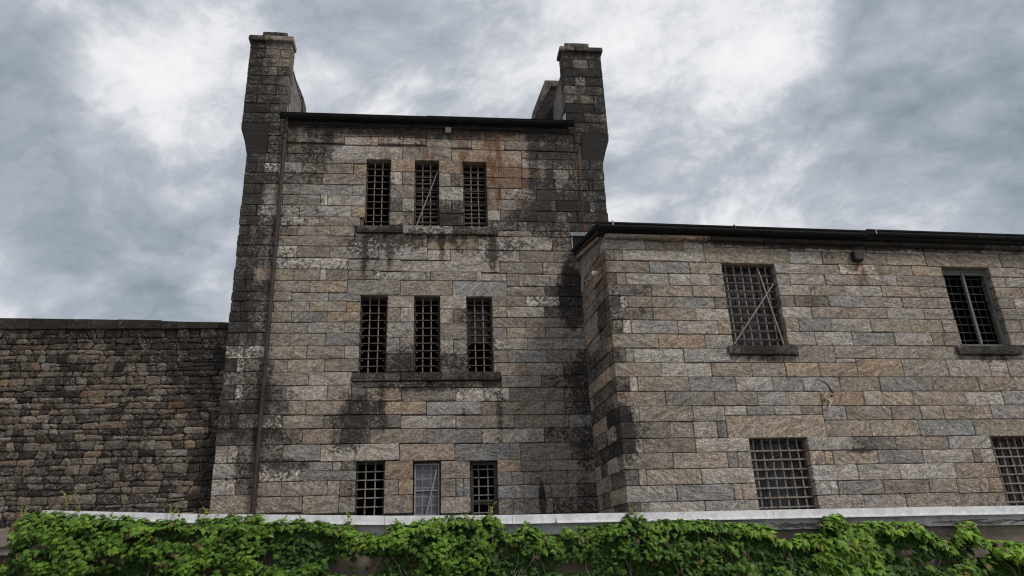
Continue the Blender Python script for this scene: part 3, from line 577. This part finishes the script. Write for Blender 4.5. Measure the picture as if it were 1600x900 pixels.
for i, (a, b, z0, z1) in enumerate(TW):
    row = i//3
    fr = flat_frame('window', (M_IRON, M_IRON, M_FRAMEDK)[row], tower, a+.008, b-.008, z0+.004, z1-.012, .155 if i != 8 else .30, .028, .03)
    zs = (UPZ, LOZ, GRZ)[row]
    mv = (M_IRONPALE, M_IRONOCHRE, M_IRONGREEN)[row]
    if i == 4: mv = M_IRONPALE
    mh = (M_IRON, M_IRON, M_IRONPALE)[row]
    if i == 6: mh = M_IRONGREEN
    yb = .15 if i not in (7, 8) else (.18 if i == 7 else .22)
    grille(fr, a+.01, b-.01, z0, z1-.01, yb, 2, [z+(0, -.012, -.02)[i % 3]*(row < 1) for z in zs], M_FRAMELT if i == 7 else mv, M_FRAMELT if i == 7 else mh, .0165, .0125)
    box('lintel_soffit', M_FRAMEDK, fr, a+.012, b-.012, .19, .33, z1-.06, z1-.006)
    if row == 1:
        for z in zs[1:]:
            for u in (a+.07, b-.07): box('bolt', M_IRONPALE, fr, u-.018, u+.018, .165, .185, z-.05, z-.025)
    if i in (1, 2):                                     # louvres behind the bars
        bm = bmesh.new()
        for k in range(14): add_box(bm, a+.03, b-.03, .30, .36, z0+.1+k*.125, z0+.145+k*.125)
        from_bm('louvre', bm, M_FRAMEDK, fr)
    if i == 1: tube('brace', M_STEEL, fr, [(a+.06, .06, z0+.02), (b-.03, .09, z1-.27)], .017, 8)
    if i == 5:
        bm = bmesh.new()
        for k in range(4): add_box(bm, a+.05+k*.16, a+.075+k*.16, .5, .53, 6.95, 7.95)
        for k in range(6): add_box(bm, a+.05, b-.05, .505, .525, 6.95+k*.19, 6.975+k*.19)
        from_bm('inner_sash', bm, M_FRAMEDK, fr); box('pane', M_PANE, fr, a+.06, b-.06, .535, .54, 6.95, 7.95)
    if i == 7:
        f2 = flat_frame('screen_frame', M_FRAMELT, fr, a+.03, b-.03, z0+.02, z1-.05, .10, .03, .03)
        box('screen_rail', M_FRAMELT, fr, a+.06, b-.06, .10, .125, 3.33, 3.355); box('screen_pane', M_MESH, fr, a+.06, b-.06, .132, .138, z0+.05, z1-.08)
        tube('brace', M_FRAMELT, fr, [(-.0, .07, 2.72), (b-.09, .085, 3.80)], .016, 8)
    if i == 8:
        flat_frame('outer_frame', M_FRAMEDK, fr, a+.01, b-.01, z0, z1-.012, .12, .07, .06); box('sash_rail', M_FRAMEDK, fr, a+.08, b-.08, .13, .17, 3.05, 3.11)

# ------------------------------------------------------------------ the wing
core_wall('wall', M_MORTAR, wing, .03, 13.0, 0, 8.72, WW, .035, 8.0)
wst = []
rows = {}
for u0, u1, z0, z1, cd, deep in fit_openings(parse(STONES_W), WW):
    dp = .34 if deep else .09
    if abs(u0) < .03:
        dp = .32 if u1-u0 > .6 else .95
        rows[round(z0, 2)] = (z0, z1, dp)
    wst.append((u0, u1, z0, z1, cd, dp))
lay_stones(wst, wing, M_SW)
for u0, u1, z0, z1, cd in parse(STONES_V):
    bm = stone_bmesh(); stone_bm(bm, u0, u1, z0, z1, 'k', .42, .0, .02, .008, -.09); from_bm('sill_stone', bm, M_SW, wing)
# side return: the quoins turn the corner, the rest is laid from them back to the tower
for z0, z1, dp in rows.values():
    y = dp+.004
    if z1 < 2.3: continue
    while y < 2.14:
        l = min(R.uniform(.55, .95), 2.16-y)
        if 2.16-(y+l) < .2: l = 2.16-y
        bm = stone_bmesh(); top = z1 if z1 < 8.3 else z1
        stone_bm(bm, -(y+l), -y, z0, z1, R.choice('gggyydddol'), .09, None, .02)
        bmesh.ops.rotate(bm, cent=(0, 0, 0), matrix=Matrix.Rotation(-math.pi/2, 3, 'Z'), verts=bm.verts[:])
        from_bm('stone', bm, M_SW, wing); y += l
def rake(w): return .237*max(w, 0)
stone_part('gable_wall', M_SW, wing, lambda bm: add_prism(bm, [(.02, 8.55), (2.15, 8.55), (2.15, 8.62+rake(2.15)), (.02, 8.62)], 'x', .0, .5), 'y')
# eaves: stone cornice, timber soffit, gutter; the verge climbs back to the tower
u = .02; k = 0
while u < 12.8:
    l = R.uniform(.95, 1.35)
    bm = stone_bmesh(); stone_bm(bm, u, u+l, 8.60, 8.70, R.choice('kkkdkk') if k > 2 else 'gog'[k], .3, 0, .012, .004, -.155+R.uniform(-.01, .01)); from_bm('cornice_stone', bm, M_SW, wing); u += l; k += 1
prism('soffit_board', M_GUTW, wing, [(-.30, 8.735), (.0, 8.71), (.0, 8.80), (-.22, 8.80)], 'x', -.16, 12.95)
def ogee(bm, u0, u1, z, r=.0, dy=0.0):
    pr = [(-.352+dy, z), (-.352+dy, z-.035), (-.335+dy, z-.05), (-.345+dy, z-.10), (-.32+dy, z-.145), (-.27+dy, z-.165), (-.17, z-.165), (-.17, z-.01), (-.182, z-.01), (-.182, z-.15), (-.27+dy, z-.15), (-.31+dy, z-.13), (-.33+dy, z-.09), (-.335+dy, z)]
    add_prism(bm, pr, 'x', u0, u1)
bm = bmesh.new(); ogee(bm, -.20, 6.50, 8.888); ogee(bm, 6.47, 12.95, 8.918, dy=-.008); from_bm('gutter', bm, M_GUT, wing)
for u, l in ((.16, 1), (6.72, 1), (3.1, 0), (9.5, 0)):
    bm = bmesh.new(); add_box(bm, u-.014, u+.014, -.364, -.355, 8.80, 8.895); add_box(bm, u-.014, u+.014, -.364, -.18, 8.90, 8.915); from_bm('gutter_bracket', bm, M_BRACK if l else M_GUTW, wing)
prism('verge_board', M_GUT, wing, [(-.352, 8.785), (-.352, 8.885), (2.18, 9.34), (2.18, 9.23)], 'x', -.175, -.135)
prism('verge_coping', M_GUTW, wing, [(-.15, 8.70), (-.15, 8.77), (2.17, 9.25), (2.17, 9.16)], 'x', -.13, -.004)
stone_part('verge_stone', M_SW, wing, lambda bm: add_prism(bm, [(.1, 8.66), (.1, 8.72), (2.16, 9.17), (2.16, 9.04)], 'x', -.085, .02), 'o')
prism('roof', M_SLATE, wing, [(-.30, 8.84), (-.30, 8.895), (2.18, 9.335), (8.1, 10.4), (8.1, 10.3), (2.18, 9.25)], 'x', -.14, 12.95)
# dark plate and lead cover where the verge dies into the tall block
box('step_flashing', M_GUT, tower, 3.80, 4.12, -.03, .0, 9.33, 9.69); box('flashing_edge', M_BRACK, tower, 3.775, 3.80, -.04, .0, 9.34, 9.67)
box('flashing_cover', M_LEAD, tower, 3.76, 4.3, -.06, .0, 9.70, 9.80)

WA = [7.866, 7.677, 7.475, 7.29, 7.09, 6.893, 6.7, 6.505, 6.3, 6.14]
for i, (a, b, z0, z1) in enumerate(WW):
    if i == 1:
        fr = flat_frame('window', M_FRAMEGR, wing, a+.01, b-.01, z0+.01, z1-.01, .12, .06, .07)
        box('mullion', M_FRAMEGR, fr, (a+b)/2-.03, (a+b)/2+.03, .115, .185, z0+.07, z1-.07); box('head_rail', M_FRAMEGR, fr, a+.08, b-.08, .13, .18, z1-.15, z1-.072)
        for zz in [z0+.2+.2*k for k in range(9)]: box('bar', M_ROOM, fr, a+.05, b-.02, .24, .25, zz-.012, zz+.012)
        for k in range(6): tube('bar', M_BOX, fr, [(a+.15+k*.2, .262, z0), (a+.15+k*.2, .262, z1)], .012, 6)
        continue
    fr = flat_frame('window', M_IRON, wing, a+.012, b-.012, z0+.004, z1-.012, .15, .03, .03)
    zs = [z-.04 if i == 0 else z-4.10 for z in WA]
    if i == 3: zs = [z-.03 for z in zs]
    for k in range(6):
        u = a+.06+(b-a-.12)*(k+.45)/6
        tube('bar', (M_IRONPALE, None, M_RUSTPALE, M_IRONOCHRE)[i], fr, [(u, .14, z0), (u+R.uniform(-.01, .01), .14, (z0+z1)/2), (u, .14, z1)], .0205, 6)
    for z in zs:
        if z > z0: box('bar', (M_IRON, None, M_RUSTPALE, M_RUSTPALE)[i], fr, a+.012, b-.012, .104, .122, z-.0155, z+.0155)
    # glazed sash behind the bars
    sf = flat_frame('sash', M_FRAMEDK, fr, a+.02, b-.02, z0+.01, z1-.02, .26, .06, .05)
    for k in (1, 2, 3): box('glazing_bar', M_FRAMEDK, fr, a+.08+(b-a-.16)*k/4-.012, a+.08+(b-a-.16)*k/4+.012, .265, .305, z0+.07, z1-.08)
    for k in range(1, 6): box('glazing_bar', M_FRAMEDK, fr, a+.08, b-.08, .27, .30, z0+.07+(z1-z0-.15)*k/6-.012, z0+.07+(z1-z0-.15)*k/6+.012)
    box('pane', M_PANE, fr, a+.05, b-.05, .285, .292, z0+.03, z1-.04)
    if i == 0:
        tube('brace', M_STEEL, fr, [(3.74, .10, 8.03), (4.03, .03, 6.115)], .021, 8); tube('brace', M_STEEL, fr, [(2.83, .02, 6.115), (4.06, .06, 7.61)], .017, 8)

# ------------------------------------------------------------------ fittings on the walls
def local(root_loc, rz, x, y, z): return (root_loc[0]+x*math.cos(rz)-y*math.sin(rz), root_loc[1]+x*math.sin(rz)+y*math.cos(rz), z)
jb = empty('junction_box', local(WO, WY, 6.255, -.02, 8.17), WY, 'small dark brown metal box with rust runs below it, fixed under the wing gutter', 'electrical box')
box('case', M_BOX, jb, -.12, .12, -.15, 0, .01, .25, .012); box('lid', M_BOX, jb, -.105, .105, -.163, -.151, .03, .235, .008)
wl = empty('wall_lamp', local(WO, WY, -.02, .61, 8.01), WY, 'tiny round white lamp on the side return beside the wing corner', 'lamp')
def disc(name, mat, parent, x0, x1, r, n=12):
    return tube(name, mat, parent, [(x0, 0, 0), (x1, 0, 0)], r, n)
disc('lamp_base', M_WHITE, wl, -.03, .0, .06)
tube('lamp_globe', M_WHITE, wl, [(-.031, 0, 0), (-.045, 0, 0), (-.07, 0, 0), (-.10, 0, 0), (-.125, 0, 0), (-.135, 0, 0)], [.03, .05, .062, .058, .034, .012], 12)
tube('lamp_cable', M_GUT, wl, [(-.01, -.02, -.03), (-.012, -.2, -.1), (-.012, -.55, -.14)], .008, 6)
hk = empty('iron_hook', local(TO, TY, 2.645, -.02, 3.22), TY, 'black rusted iron hook plate with a stain under it, low on the tall block', 'hook')
bm = bmesh.new(); add_prism(bm, [(-.05, -.06), (.03, -.12), (.06, -.02), (.055, .10), (.0, .135), (-.055, .09)], 'y', -.05, .0); from_bm('plate', bm, M_BOX, hk)
tube('hook_arm', M_BOX, hk, [(0, -.03, .03), (0, -.13, .04), (.005, -.16, -.03), (.01, -.12, -.09)], .014, 6)
cs = tube('cable_stub', M_WHITE, None, [Vector((.075, -.01, .10)), Vector((.10, -.05, .05)), Vector((.095, -.06, .0)), Vector((.05, -.055, -.06)), Vector((.02, -.05, -.095))], .014, 6)
cs.location = local(WO, WY, 4.74, -.02, 4.75); cs.rotation_euler = (0, 0, WY); tag(cs, 'short pale cable end sticking out of the wing wall', 'cable')
cs.data.materials.clear(); cs.data.materials.append(simple('dirty_cream_cable', (.62, .55, .44), .6))
tube('crack', M_FRAMEDK, wing, [(4.60, -.026, 5.30), (4.72, -.026, 5.285), (4.83, -.026, 5.22), (4.90, -.026, 5.15), (4.94, -.026, 5.04), (4.99, -.026, 4.99)], [.004, .009, .011, .012, .012, .010], 6)
for x, z in ((4.74, 4.84), (4.925, 4.93)):
    h_ = tube('drill_hole', M_FRAMEDK, wing, [(x, -.034, z), (x, .0, z)], .03, 8)

# ------------------------------------------------------------------ the rubble wall on the left
RW0, RWZ = .4, 7.30
rw = empty('rubble_wall', local(TO, TY, -4.7, RW0, 0), TY, 'long dark rubble stone boundary wall with flat coping, left of the tall block', 'wall')
M_RB = stone_mat('rubble_stone', rw, [(-1.0, 6.7, 2.2, .8, .10), (-2.8, 7.1, 4, .35, .13), (-.7, 6.1, .8, 1.0, .16), (-.2, 4.0, .5, 1.6, .14)], [], dark=.05, mul=.78, hue=(1.03, .98, .925))
box('wall_core', M_MORTAR, rw, -9.0, .1, .05, .7, 0, RWZ-.05)
def wavy(u, k): return .05*mnoise.noise((u*.9, k*7.3, 1.5))+.018*mnoise.noise((u*2.7, k*5.1, 8))
sts = []
z = 1.7; k = 0; zl = []
while z < RWZ-.05: zl.append(z); z += R.uniform(.12, .215)
zl.append(RWZ)
for k in range(len(zl)-1):
    u = -8.9+R.uniform(0, .3); l0 = 0
    while u < .02:
        l = R.uniform(.15, .38) if R.random() < .86 else R.uniform(.4, .60)
        u1 = min(u+l, .06)
        if .06-u1 < .12: u1 = .06
        H = zl[k+1]-zl[k]; l1 = R.uniform(-.09, .09) if u1 < .05 else 0
        if R.random() < .16 and H > .17:
            f = R.uniform(.4, .6); sts += [(u, u1, zl[k], zl[k]+H*f, k, k+.5, 0, 0), (u, u1, zl[k]+H*f, zl[k+1], k+.5, k+1, 0, 0)]; l1 = 0
        else: sts.append((u, u1, zl[k], zl[k+1], k, k+1, l0, l1))
        u = u1; l0 = l1
def frame_score(s):
    return (s[1]-s[0])*(s[3]-s[2])*(1 if s[0] > -5.9 and s[2] > 2.75 else .01)
sts.sort(key=lambda s: -frame_score(s)); rest = stone_bmesh()
for i, (u0, u1, z0, z1, k0, k1, la, lb) in enumerate(sts):
    cd = R.choices('gdylork', (44, 30, 10, 8, 3, 3, 3))[0]
    sh = (wavy(u0, k0), wavy(u1, k0), wavy(u1, k1), wavy(u0, k1))
    bm = stone_bmesh() if i < 300 else rest
    stone_bm(bm, u0, u1, z0, z1, cd, .09, R.uniform(-.008, .028), .028, .024, gap=.006, face=.022, sh=sh, mulv=.74, ln=(la, lb))
    if i < 300: from_bm('stone', bm, M_RB, rw)
from_bm('small_stone', rest, M_RB, rw, kind='stuff')
bm = stone_bmesh(); stone_bm(bm, -6.55, -6.22, 6.86, 7.10, 'r', .09, .02, .05, .02); from_bm('brick_patch', bm, M_RB, rw)
u = -9.0
while u < .1:
    l = min(R.uniform(.8, 1.4), .12-u); zz = RWZ+.03-.018*(u+2.3)*0
    bm = stone_bmesh(); sl = -.023
    jz = R.uniform(-.012, .012); stone_bm(bm, u, u+l, RWZ-.02, 7.46+jz, 'k', .85, .0, .006, .01, -.08, sh=(0, 0, sl*(u+l+.1), sl*(u+.1)))
    from_bm('coping_stone', bm, M_RB, rw); u += l

# ------------------------------------------------------------------ low flat roofed shelter in front, white edged
LO = (-.10254, 8.5, 0); LY = .1
M_FLASH = simple('white_painted_flashing', (.84, .83, .835), .42, 4, .2, .1, .5, 0, (.66, .65, .65))
M_FASC = simple('stained_white_fascia', (.60, .60, .615), .6, 4, .22, .2, .4, 0, (.42, .41, .405))
M_REND = simple('beige_render', (.27, .222, .18), .9, 3, .25, .4, .3, 0, (.19, .152, .122))
M_RED = simple('dark_red_paint', (.06, .012, .012), .5, 5, .2)
sh_ = empty('flat_roof_shelter', LO, LY, 'low flat roofed shelter with white metal roof edge and beige beam, mostly hidden by creeper', 'shelter')
TE = [(-4.98, 2.372), (-3.25, 2.277), (-1.4, 2.199), (.0, 2.165), (1.5, 2.143), (3.0, 2.124), (4.65, 2.100), (5.18, 2.093), (7.4, 2.055)]
def te(u):
    for (a, za), (b, zb) in zip(TE, TE[1:]):
        if u <= b: return za+(zb-za)*(u-a)/(b-a)
    return TE[-1][1]
for (a, za), (b, zb) in zip(TE, TE[1:]):
    dz = R.uniform(-.003, .003); za += dz; zb += dz
    bm = bmesh.new()
    def bar(y0, y1, t0, t1, e=.0):
        vs = [bm.verts.new(p) for p in ((a+.002, y0, za-t1), (b-.002, y0, zb-t1), (b-.002, y1, zb-t1), (a+.002, y1, za-t1), (a+.002, y0, za-t0), (b-.002, y0, zb-t0), (b-.002, y1, zb-t0), (a+.002, y1, za-t0))]
        for f in ((0, 1, 5, 4), (1, 2, 6, 5), (2, 3, 7, 6), (3, 0, 4, 7), (4, 5, 6, 7), (3, 2, 1, 0)): bm.faces.new([vs[i] for i in f])
    bar(-.02, .55, .0, .012); bar(-.02, -.005, .012, .085); bar(-.032, -.004, .085, .098)
    from_bm('roof_edge_flashing', bm, M_FLASH, sh_)
    bm = bmesh.new(); bar(.06, .11, .05, .212); from_bm('fascia_board', bm, M_FASC, sh_)
    bm = bmesh.new(); bar(.12, .34, .20, .66 if b > 3.2 else .72); from_bm('beam', bm, M_REND, sh_)
    bm = bmesh.new(); bar(.3, 3.6, .03, .16); from_bm('roof_slab', bm, M_GUTW, sh_)
box('back_wall', M_FRAMEDK, sh_, -4.9, 7.3, 3.3, 3.5, 0, 1.9)
for u in (-4.8, -1.2, 2.6, 6.6): box('post', M_REND, sh_, u-.12, u+.12, .14, .32, 0, 1.46)
kb = empty('beige_canopy', (LO[0]-7.0*math.cos(LY), LO[1]-7.0*math.sin(LY)+.35, 0), LY, 'beige ledge with dark red panel beneath, at the far left beside the creeper', 'canopy')
bm = bmesh.new(); add_box(bm, -1.6, 1.95, .0, .5, 2.03, 2.225, .008); from_bm('ledge', bm, M_REND, kb)
box('lower_band', M_REND, kb, -1.6, 1.94, .03, .5, 1.95, 2.029); box('panel', M_RED, kb, -1.6, 1.9, .08, .14, 0, 1.949)

# ------------------------------------------------------------------ creeper
TOP = [(-5.194, 1.903), (-5.2, 2.089), (-5.182, 2.315), (-5.034, 2.367), (-4.879, 2.382), (-4.648, 2.336), (-4.39, 2.321), (-4.064, 2.292), (-3.798, 2.238), (-3.659, 2.259), (-3.542, 2.262), (-3.403, 2.193), (-3.33, 2.242), (-3.114, 2.248), (-2.986, 2.29), (-2.851, 2.253), (-2.739, 2.269), (-2.611, 2.167), (-2.535, 2.216), (-2.281, 2.208), (-2.078, 2.182), (-1.941, 2.144), (-1.773, 2.165), (-1.694, 2.058), (-1.463, 2.024), (-1.369, 2.06), (-1.303, 2.15), (-1.124, 2.124), (-1.022, 2.167), (-0.78, 2.173), (-0.571, 2.206), (-0.327, 2.158), (-0.234, 2.222), (-0.139, 2.099), (-0.032, 1.975), (0.069, 2.038), (0.142, 2.103), (0.417, 1.96), (0.485, 1.905), (0.578, 2.035), (0.978, 2.035), (1.196, 2.055), (1.315, 2.167), (1.424, 2.156), (1.502, 2.072), (1.78, 2.077), (2.145, 2.058), (2.29, 2.033), (2.876, 1.979), (2.965, 1.887), (3.192, 1.859), (3.487, 1.869), (3.586, 2.06), (3.786, 2.067), (3.839, 1.954), (3.974, 1.978), (4.625, 1.956), (4.755, 1.854), (5.026, 1.706), (5.162, 1.918), (5.324, 1.933), (5.377, 1.736), (5.879, 1.676)]
HOLES = [(-4.206, 1.873, 0.152, 0.062), (-1.69, 1.775, 0.348, 0.164), (-1.564, 2.008, 0.203, 0.078), (4.821, 1.515, 0.458, 0.08), (5.307, 1.6, 0.348, 0.095), (4.467, 1.63, 0.304, 0.061), (3.077, 1.842, 0.223, 0.054), (5.559, 1.66, 0.233, 0.055), (0.662, 1.604, 0.21, 0.064), (-3.156, 1.716, 0.161, 0.05), (-4.909, 2.029, 0.088, 0.05), (-2.584, 1.82, 0.118, 0.063), (2.67, 1.628, 0.183, 0.066)]
HOLES = [(a, b-.07, c_*.9, d*.7) if abs(a+1.69) < .01 else (a, b, c_, d) for a, b, c_, d in HOLES if abs(a+1.564) > .01]
SHOOTS = [(-5.14, 2.316, 0.101), (-4.944, 2.323, 0.072), (-4.717, 2.406, 0.187), (-4.615, 2.338, 0.101), (-4.259, 2.281, 0.072), (-3.636, 2.281, 0.115), (-3.567, 2.259, 0.086), (-3.369, 2.246, 0.072), (-3.279, 2.263, 0.101), (-3.171, 2.246, 0.086), (-3.01, 2.221, 0.072), (-2.703, 2.205, 0.072), (-2.487, 2.178, 0.058), (-2.285, 2.171, 0.072), (-1.771, 2.154, 0.13), (-1.277, 2.118, 0.072), (-0.233, 2.171, 0.144), (-0.431, 2.131, 0.058), (1.344, 2.134, 0.115), (0.486, 2.06, 0.058), (3.636, 1.977, 0.043)]
def top_z(u):
    for (a, za), (b, zb) in zip(TOP, TOP[1:]):
        if a <= u <= b: return za+(zb-za)*(u-a)/(b-a+1e-9)
    return TOP[-1][1] if u > 0 else TOP[0][1]
mlf, g = new_mat('creeper_leaf')
at = g.n('Attribute', attribute_name='tint'); P = g.n('TexCoord').outputs['Object']
geo = g.n('NewGeometry')
n1 = g.noise(P, 30, 3, .6)
cl_ = g.vm('SCALE', at.outputs['Color'], scale=g.step(n1, .3, .7, .8, 1.2))
cl2 = g.mix(g.m('MULTIPLY', geo.outputs['Backfacing'], .55), cl_, g.vm('ADD', g.vm('SCALE', cl_, scale=.8), (.02, .022, .018)))
finish(g, cl2, .5, n1, .003, .25, .25, 0, (.16, g.vm('MULTIPLY', cl_, (1.3, 1.5, .7))))
M_VINE = simple('creeper_stem', (.16, .125, .095), .85, 12, .3)
M_SHOOT = simple('young_shoot', (.26, .24, .06), .6, 12, .2)
def leaf_outline(n5, sz):
    if n5:    # three pointed lobes with a notched base
        o = [(0, .06), (.16, -.06), (.36, .02), (.56, .20), (.40, .32), (.30, .42), (.30, .58), (.16, .72), (0, 1.05), (-.16, .72), (-.30, .58), (-.30, .42), (-.40, .32), (-.56, .20), (-.36, .02), (-.16, -.06)]
    else:     # pointed oval leaflet
        o = [(0, 0), (.17, .12), (.27, .32), (.25, .5), (.15, .74), (0, 1.02), (-.15, .74), (-.25, .5), (-.27, .32), (-.17, .12)]
    return [(x*sz, -y*sz) for x, y in o]
def add_leaf(bm, mat4, kind, sz, tint):
    lt = bm.verts.layers.float_color['tint']
    def one(m4, kind, sz):
        o = leaf_outline(kind, sz); fold = R.uniform(.10, .42)
        cen = (0, -.38*sz)
        vs = []
        for x, y in o:
            zz = -abs(x)*fold - (y*y/sz)*.22 + R.uniform(-.02, .02)*sz
            vs.append(bm.verts.new(m4 @ Vector((x, y, zz))))
        cv = bm.verts.new(m4 @ Vector((cen[0], cen[1], .02*sz)))
        for v in vs+[cv]: v[lt] = (*tint, 1)
        n = len(vs)
        for i in range(n): bm.faces.new((vs[i], cv, vs[(i+1) % n]))
    if kind == 2:       # five leaflets from one stalk
        for a in (-68, -34, 0, 34, 68):
            one(mat4 @ Matrix.Rotation(math.radians(a+R.uniform(-6, 6)), 4, 'Z') @ Matrix.Rotation(R.uniform(-.25, .1), 4, 'X'), 0, sz*(.80 if abs(a) > 50 else .95))
    else: one(mat4, kind, sz)
def leaf_bm():
    bm = bmesh.new(); bm.verts.layers.float_color.new('tint'); return bm
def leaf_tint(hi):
    """hi: 0 mature and gap-shade dark .. 1 young and highlight bright"""
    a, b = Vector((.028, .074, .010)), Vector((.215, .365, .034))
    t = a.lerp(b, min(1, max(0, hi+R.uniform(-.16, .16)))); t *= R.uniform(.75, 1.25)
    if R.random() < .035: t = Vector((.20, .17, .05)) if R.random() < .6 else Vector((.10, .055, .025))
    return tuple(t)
variants = {}
def variant(kind, hi):
    key = (kind, int(min(.99, max(0, hi))*5), R.randrange(4))
    if key not in variants:
        bm = leaf_bm(); add_leaf(bm, Matrix.Identity(4), kind, 1.0, leaf_tint((key[1]+.5)/5))
        me = bpy.data.meshes.new('leaf'); bm.to_mesh(me); bm.free(); me.materials.append(mlf); variants[key] = me
    return variants[key]
def clump(u, z): return mnoise.noise((u*1.5, z*2.4, 3.3))*.6+mnoise.noise((u*4.2, z*5.5, 9.1))*.4
def creeper(root, u_lo, u_hi, n):
    cand = []
    tries = 0
    while len(cand) < n and tries < n*30:
        tries += 1
        u = R.uniform(u_lo, u_hi); zt = top_z(u)-R.uniform(0, .02); zb = 1.30
        t = R.random(); z = zt-(zt-zb)*t
        inh = max([1-math.hypot((u-a)/(c_*(.62 if u > 2 else 1.0)), (z-b)/(d*(.7 if u > 2 else 1.0))) for a, b, c_, d in HOLES]+[-1])
        if inh > 0 and R.random() < .96: continue
        cl = clump(u, z); depthz = zt-z; inner = R.random() < .42
        big = 1.0 if u < 2.4 else 1.3
        if inner:                                         # flat mature leaves close to the wall, tinted dark to paint shaded gaps
            y = -R.uniform(.0, .05) if depthz > .1 else -R.uniform(.035, .07)
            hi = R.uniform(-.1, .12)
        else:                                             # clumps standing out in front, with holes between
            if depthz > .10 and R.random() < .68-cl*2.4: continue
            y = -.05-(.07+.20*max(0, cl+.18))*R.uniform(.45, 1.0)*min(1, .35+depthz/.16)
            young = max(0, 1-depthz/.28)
            hi = .08+.62*young*R.random()+.8*max(0, cl)+.16*R.random()+(.2 if u > 2.4 and depthz < .4 else 0)  # lighter towards the top and on clumps, partly as painted highlights
        cand.append((y, u, z, hi, big, depthz))
    cand.sort(key=lambda q: q[0]+(.12 if q[2] < 1.45 else 0))
    bm = leaf_bm()
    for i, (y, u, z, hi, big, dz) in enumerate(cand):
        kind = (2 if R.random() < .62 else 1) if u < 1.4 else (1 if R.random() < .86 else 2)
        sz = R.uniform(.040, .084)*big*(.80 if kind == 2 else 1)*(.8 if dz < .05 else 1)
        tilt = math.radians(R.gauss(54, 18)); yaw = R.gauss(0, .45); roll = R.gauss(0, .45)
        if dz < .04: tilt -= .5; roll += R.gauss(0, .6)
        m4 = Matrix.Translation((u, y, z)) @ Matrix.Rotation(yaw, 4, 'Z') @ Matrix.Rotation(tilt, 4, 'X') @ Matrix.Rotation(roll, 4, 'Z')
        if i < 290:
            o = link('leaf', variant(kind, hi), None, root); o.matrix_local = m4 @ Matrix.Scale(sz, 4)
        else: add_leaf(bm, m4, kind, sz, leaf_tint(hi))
    for (u, z, h) in SHOOTS:                              # young tips reaching above the roof edge
        if not (u_lo <= u < u_hi): continue
        for q in range(1+int(h > .1)+int(h > .16)):
            p0 = Vector((u+R.uniform(-.02, .02), -.06, z)); lean = R.uniform(-.5, .7); hh = h*R.uniform(.6, 1.1)
            pts = [p0+Vector((lean*hh*t*t, R.uniform(-.006, .006), hh*t)) for t in (0, .35, .7, 1)]
            tube('shoot', M_SHOOT, root, pts, [.0035, .003, .0025, .0015], 5)
            for t in (.25, .45, .6, .75, .9, 1):
                p = p0+Vector((lean*hh*t*t, 0, hh*t))
                m4 = Matrix.Translation(p) @ Matrix.Rotation(R.uniform(-1.5, 1.5), 4, 'Z') @ Matrix.Rotation(R.uniform(.2, 1.8), 4, 'X') @ Matrix.Rotation(R.uniform(-1.2, 1.2), 4, 'Z')
                add_leaf(bm, m4, 1, R.uniform(.020, .036)*(1.3-t*.6), (R.uniform(.20, .30), R.uniform(.22, .29), R.uniform(.03, .06)))
    bmesh_to = bpy.data.meshes.new('foliage'); bm.to_mesh(bmesh_to); bm.free()
    link('foliage', bmesh_to, mlf, root, kind='stuff')
    for q in range(16 if u_hi < 0 else 46):               # bare hanging and climbing stems
        u = R.uniform(u_lo+.2, u_hi-.1); z = min(top_z(u)-.1, R.uniform(1.6, 2.05)); pts = []
        du = R.uniform(-.25, .25); L_ = R.uniform(.25, .55)
        for t in (0, .2, .4, .6, .8, 1): pts.append((u+du*t+.03*math.sin(t*7+q), -.04-.10*math.sin(t*3)*R.uniform(.4, 1.2), z-L_*t))
        tube('stem', M_VINE, root, pts, .004, 5)
ivL = empty('climbing_creeper', (LO[0]-3.3, LO[1]-.36, 0), LY, 'dense green five leaved creeper hiding the left half of the white edged shelter', 'creeper', 'creepers on the shelter')
ivR = empty('climbing_creeper', (LO[0]+2.2, LO[1]+.18, 0), LY, 'green creeper with large lobed leaves and bare stems over the right half of the shelter', 'creeper', 'creepers on the shelter')
for o, lo, hi, n in ((ivL, -5.25, -1.69, 6500), (ivR, -1.69, 6.4, 11500)):
    o.location = LO; creeper(o, lo, hi, n)
# dry runners on the fascia at the right
for q in range(14):
    u = R.uniform(2.9, 3.8) if q < 5 else R.uniform(4.6, 6.1); pts = [(u+t*R.uniform(.25, .6), .045+R.uniform(-.006, .006), te(u)-.12-.09*abs(math.sin(t*4+q))*R.uniform(.3, 1)-.02) for t in (0, .25, .5, .75, 1)]
    tube('stem', M_VINE, ivR, pts, .0042, 5)
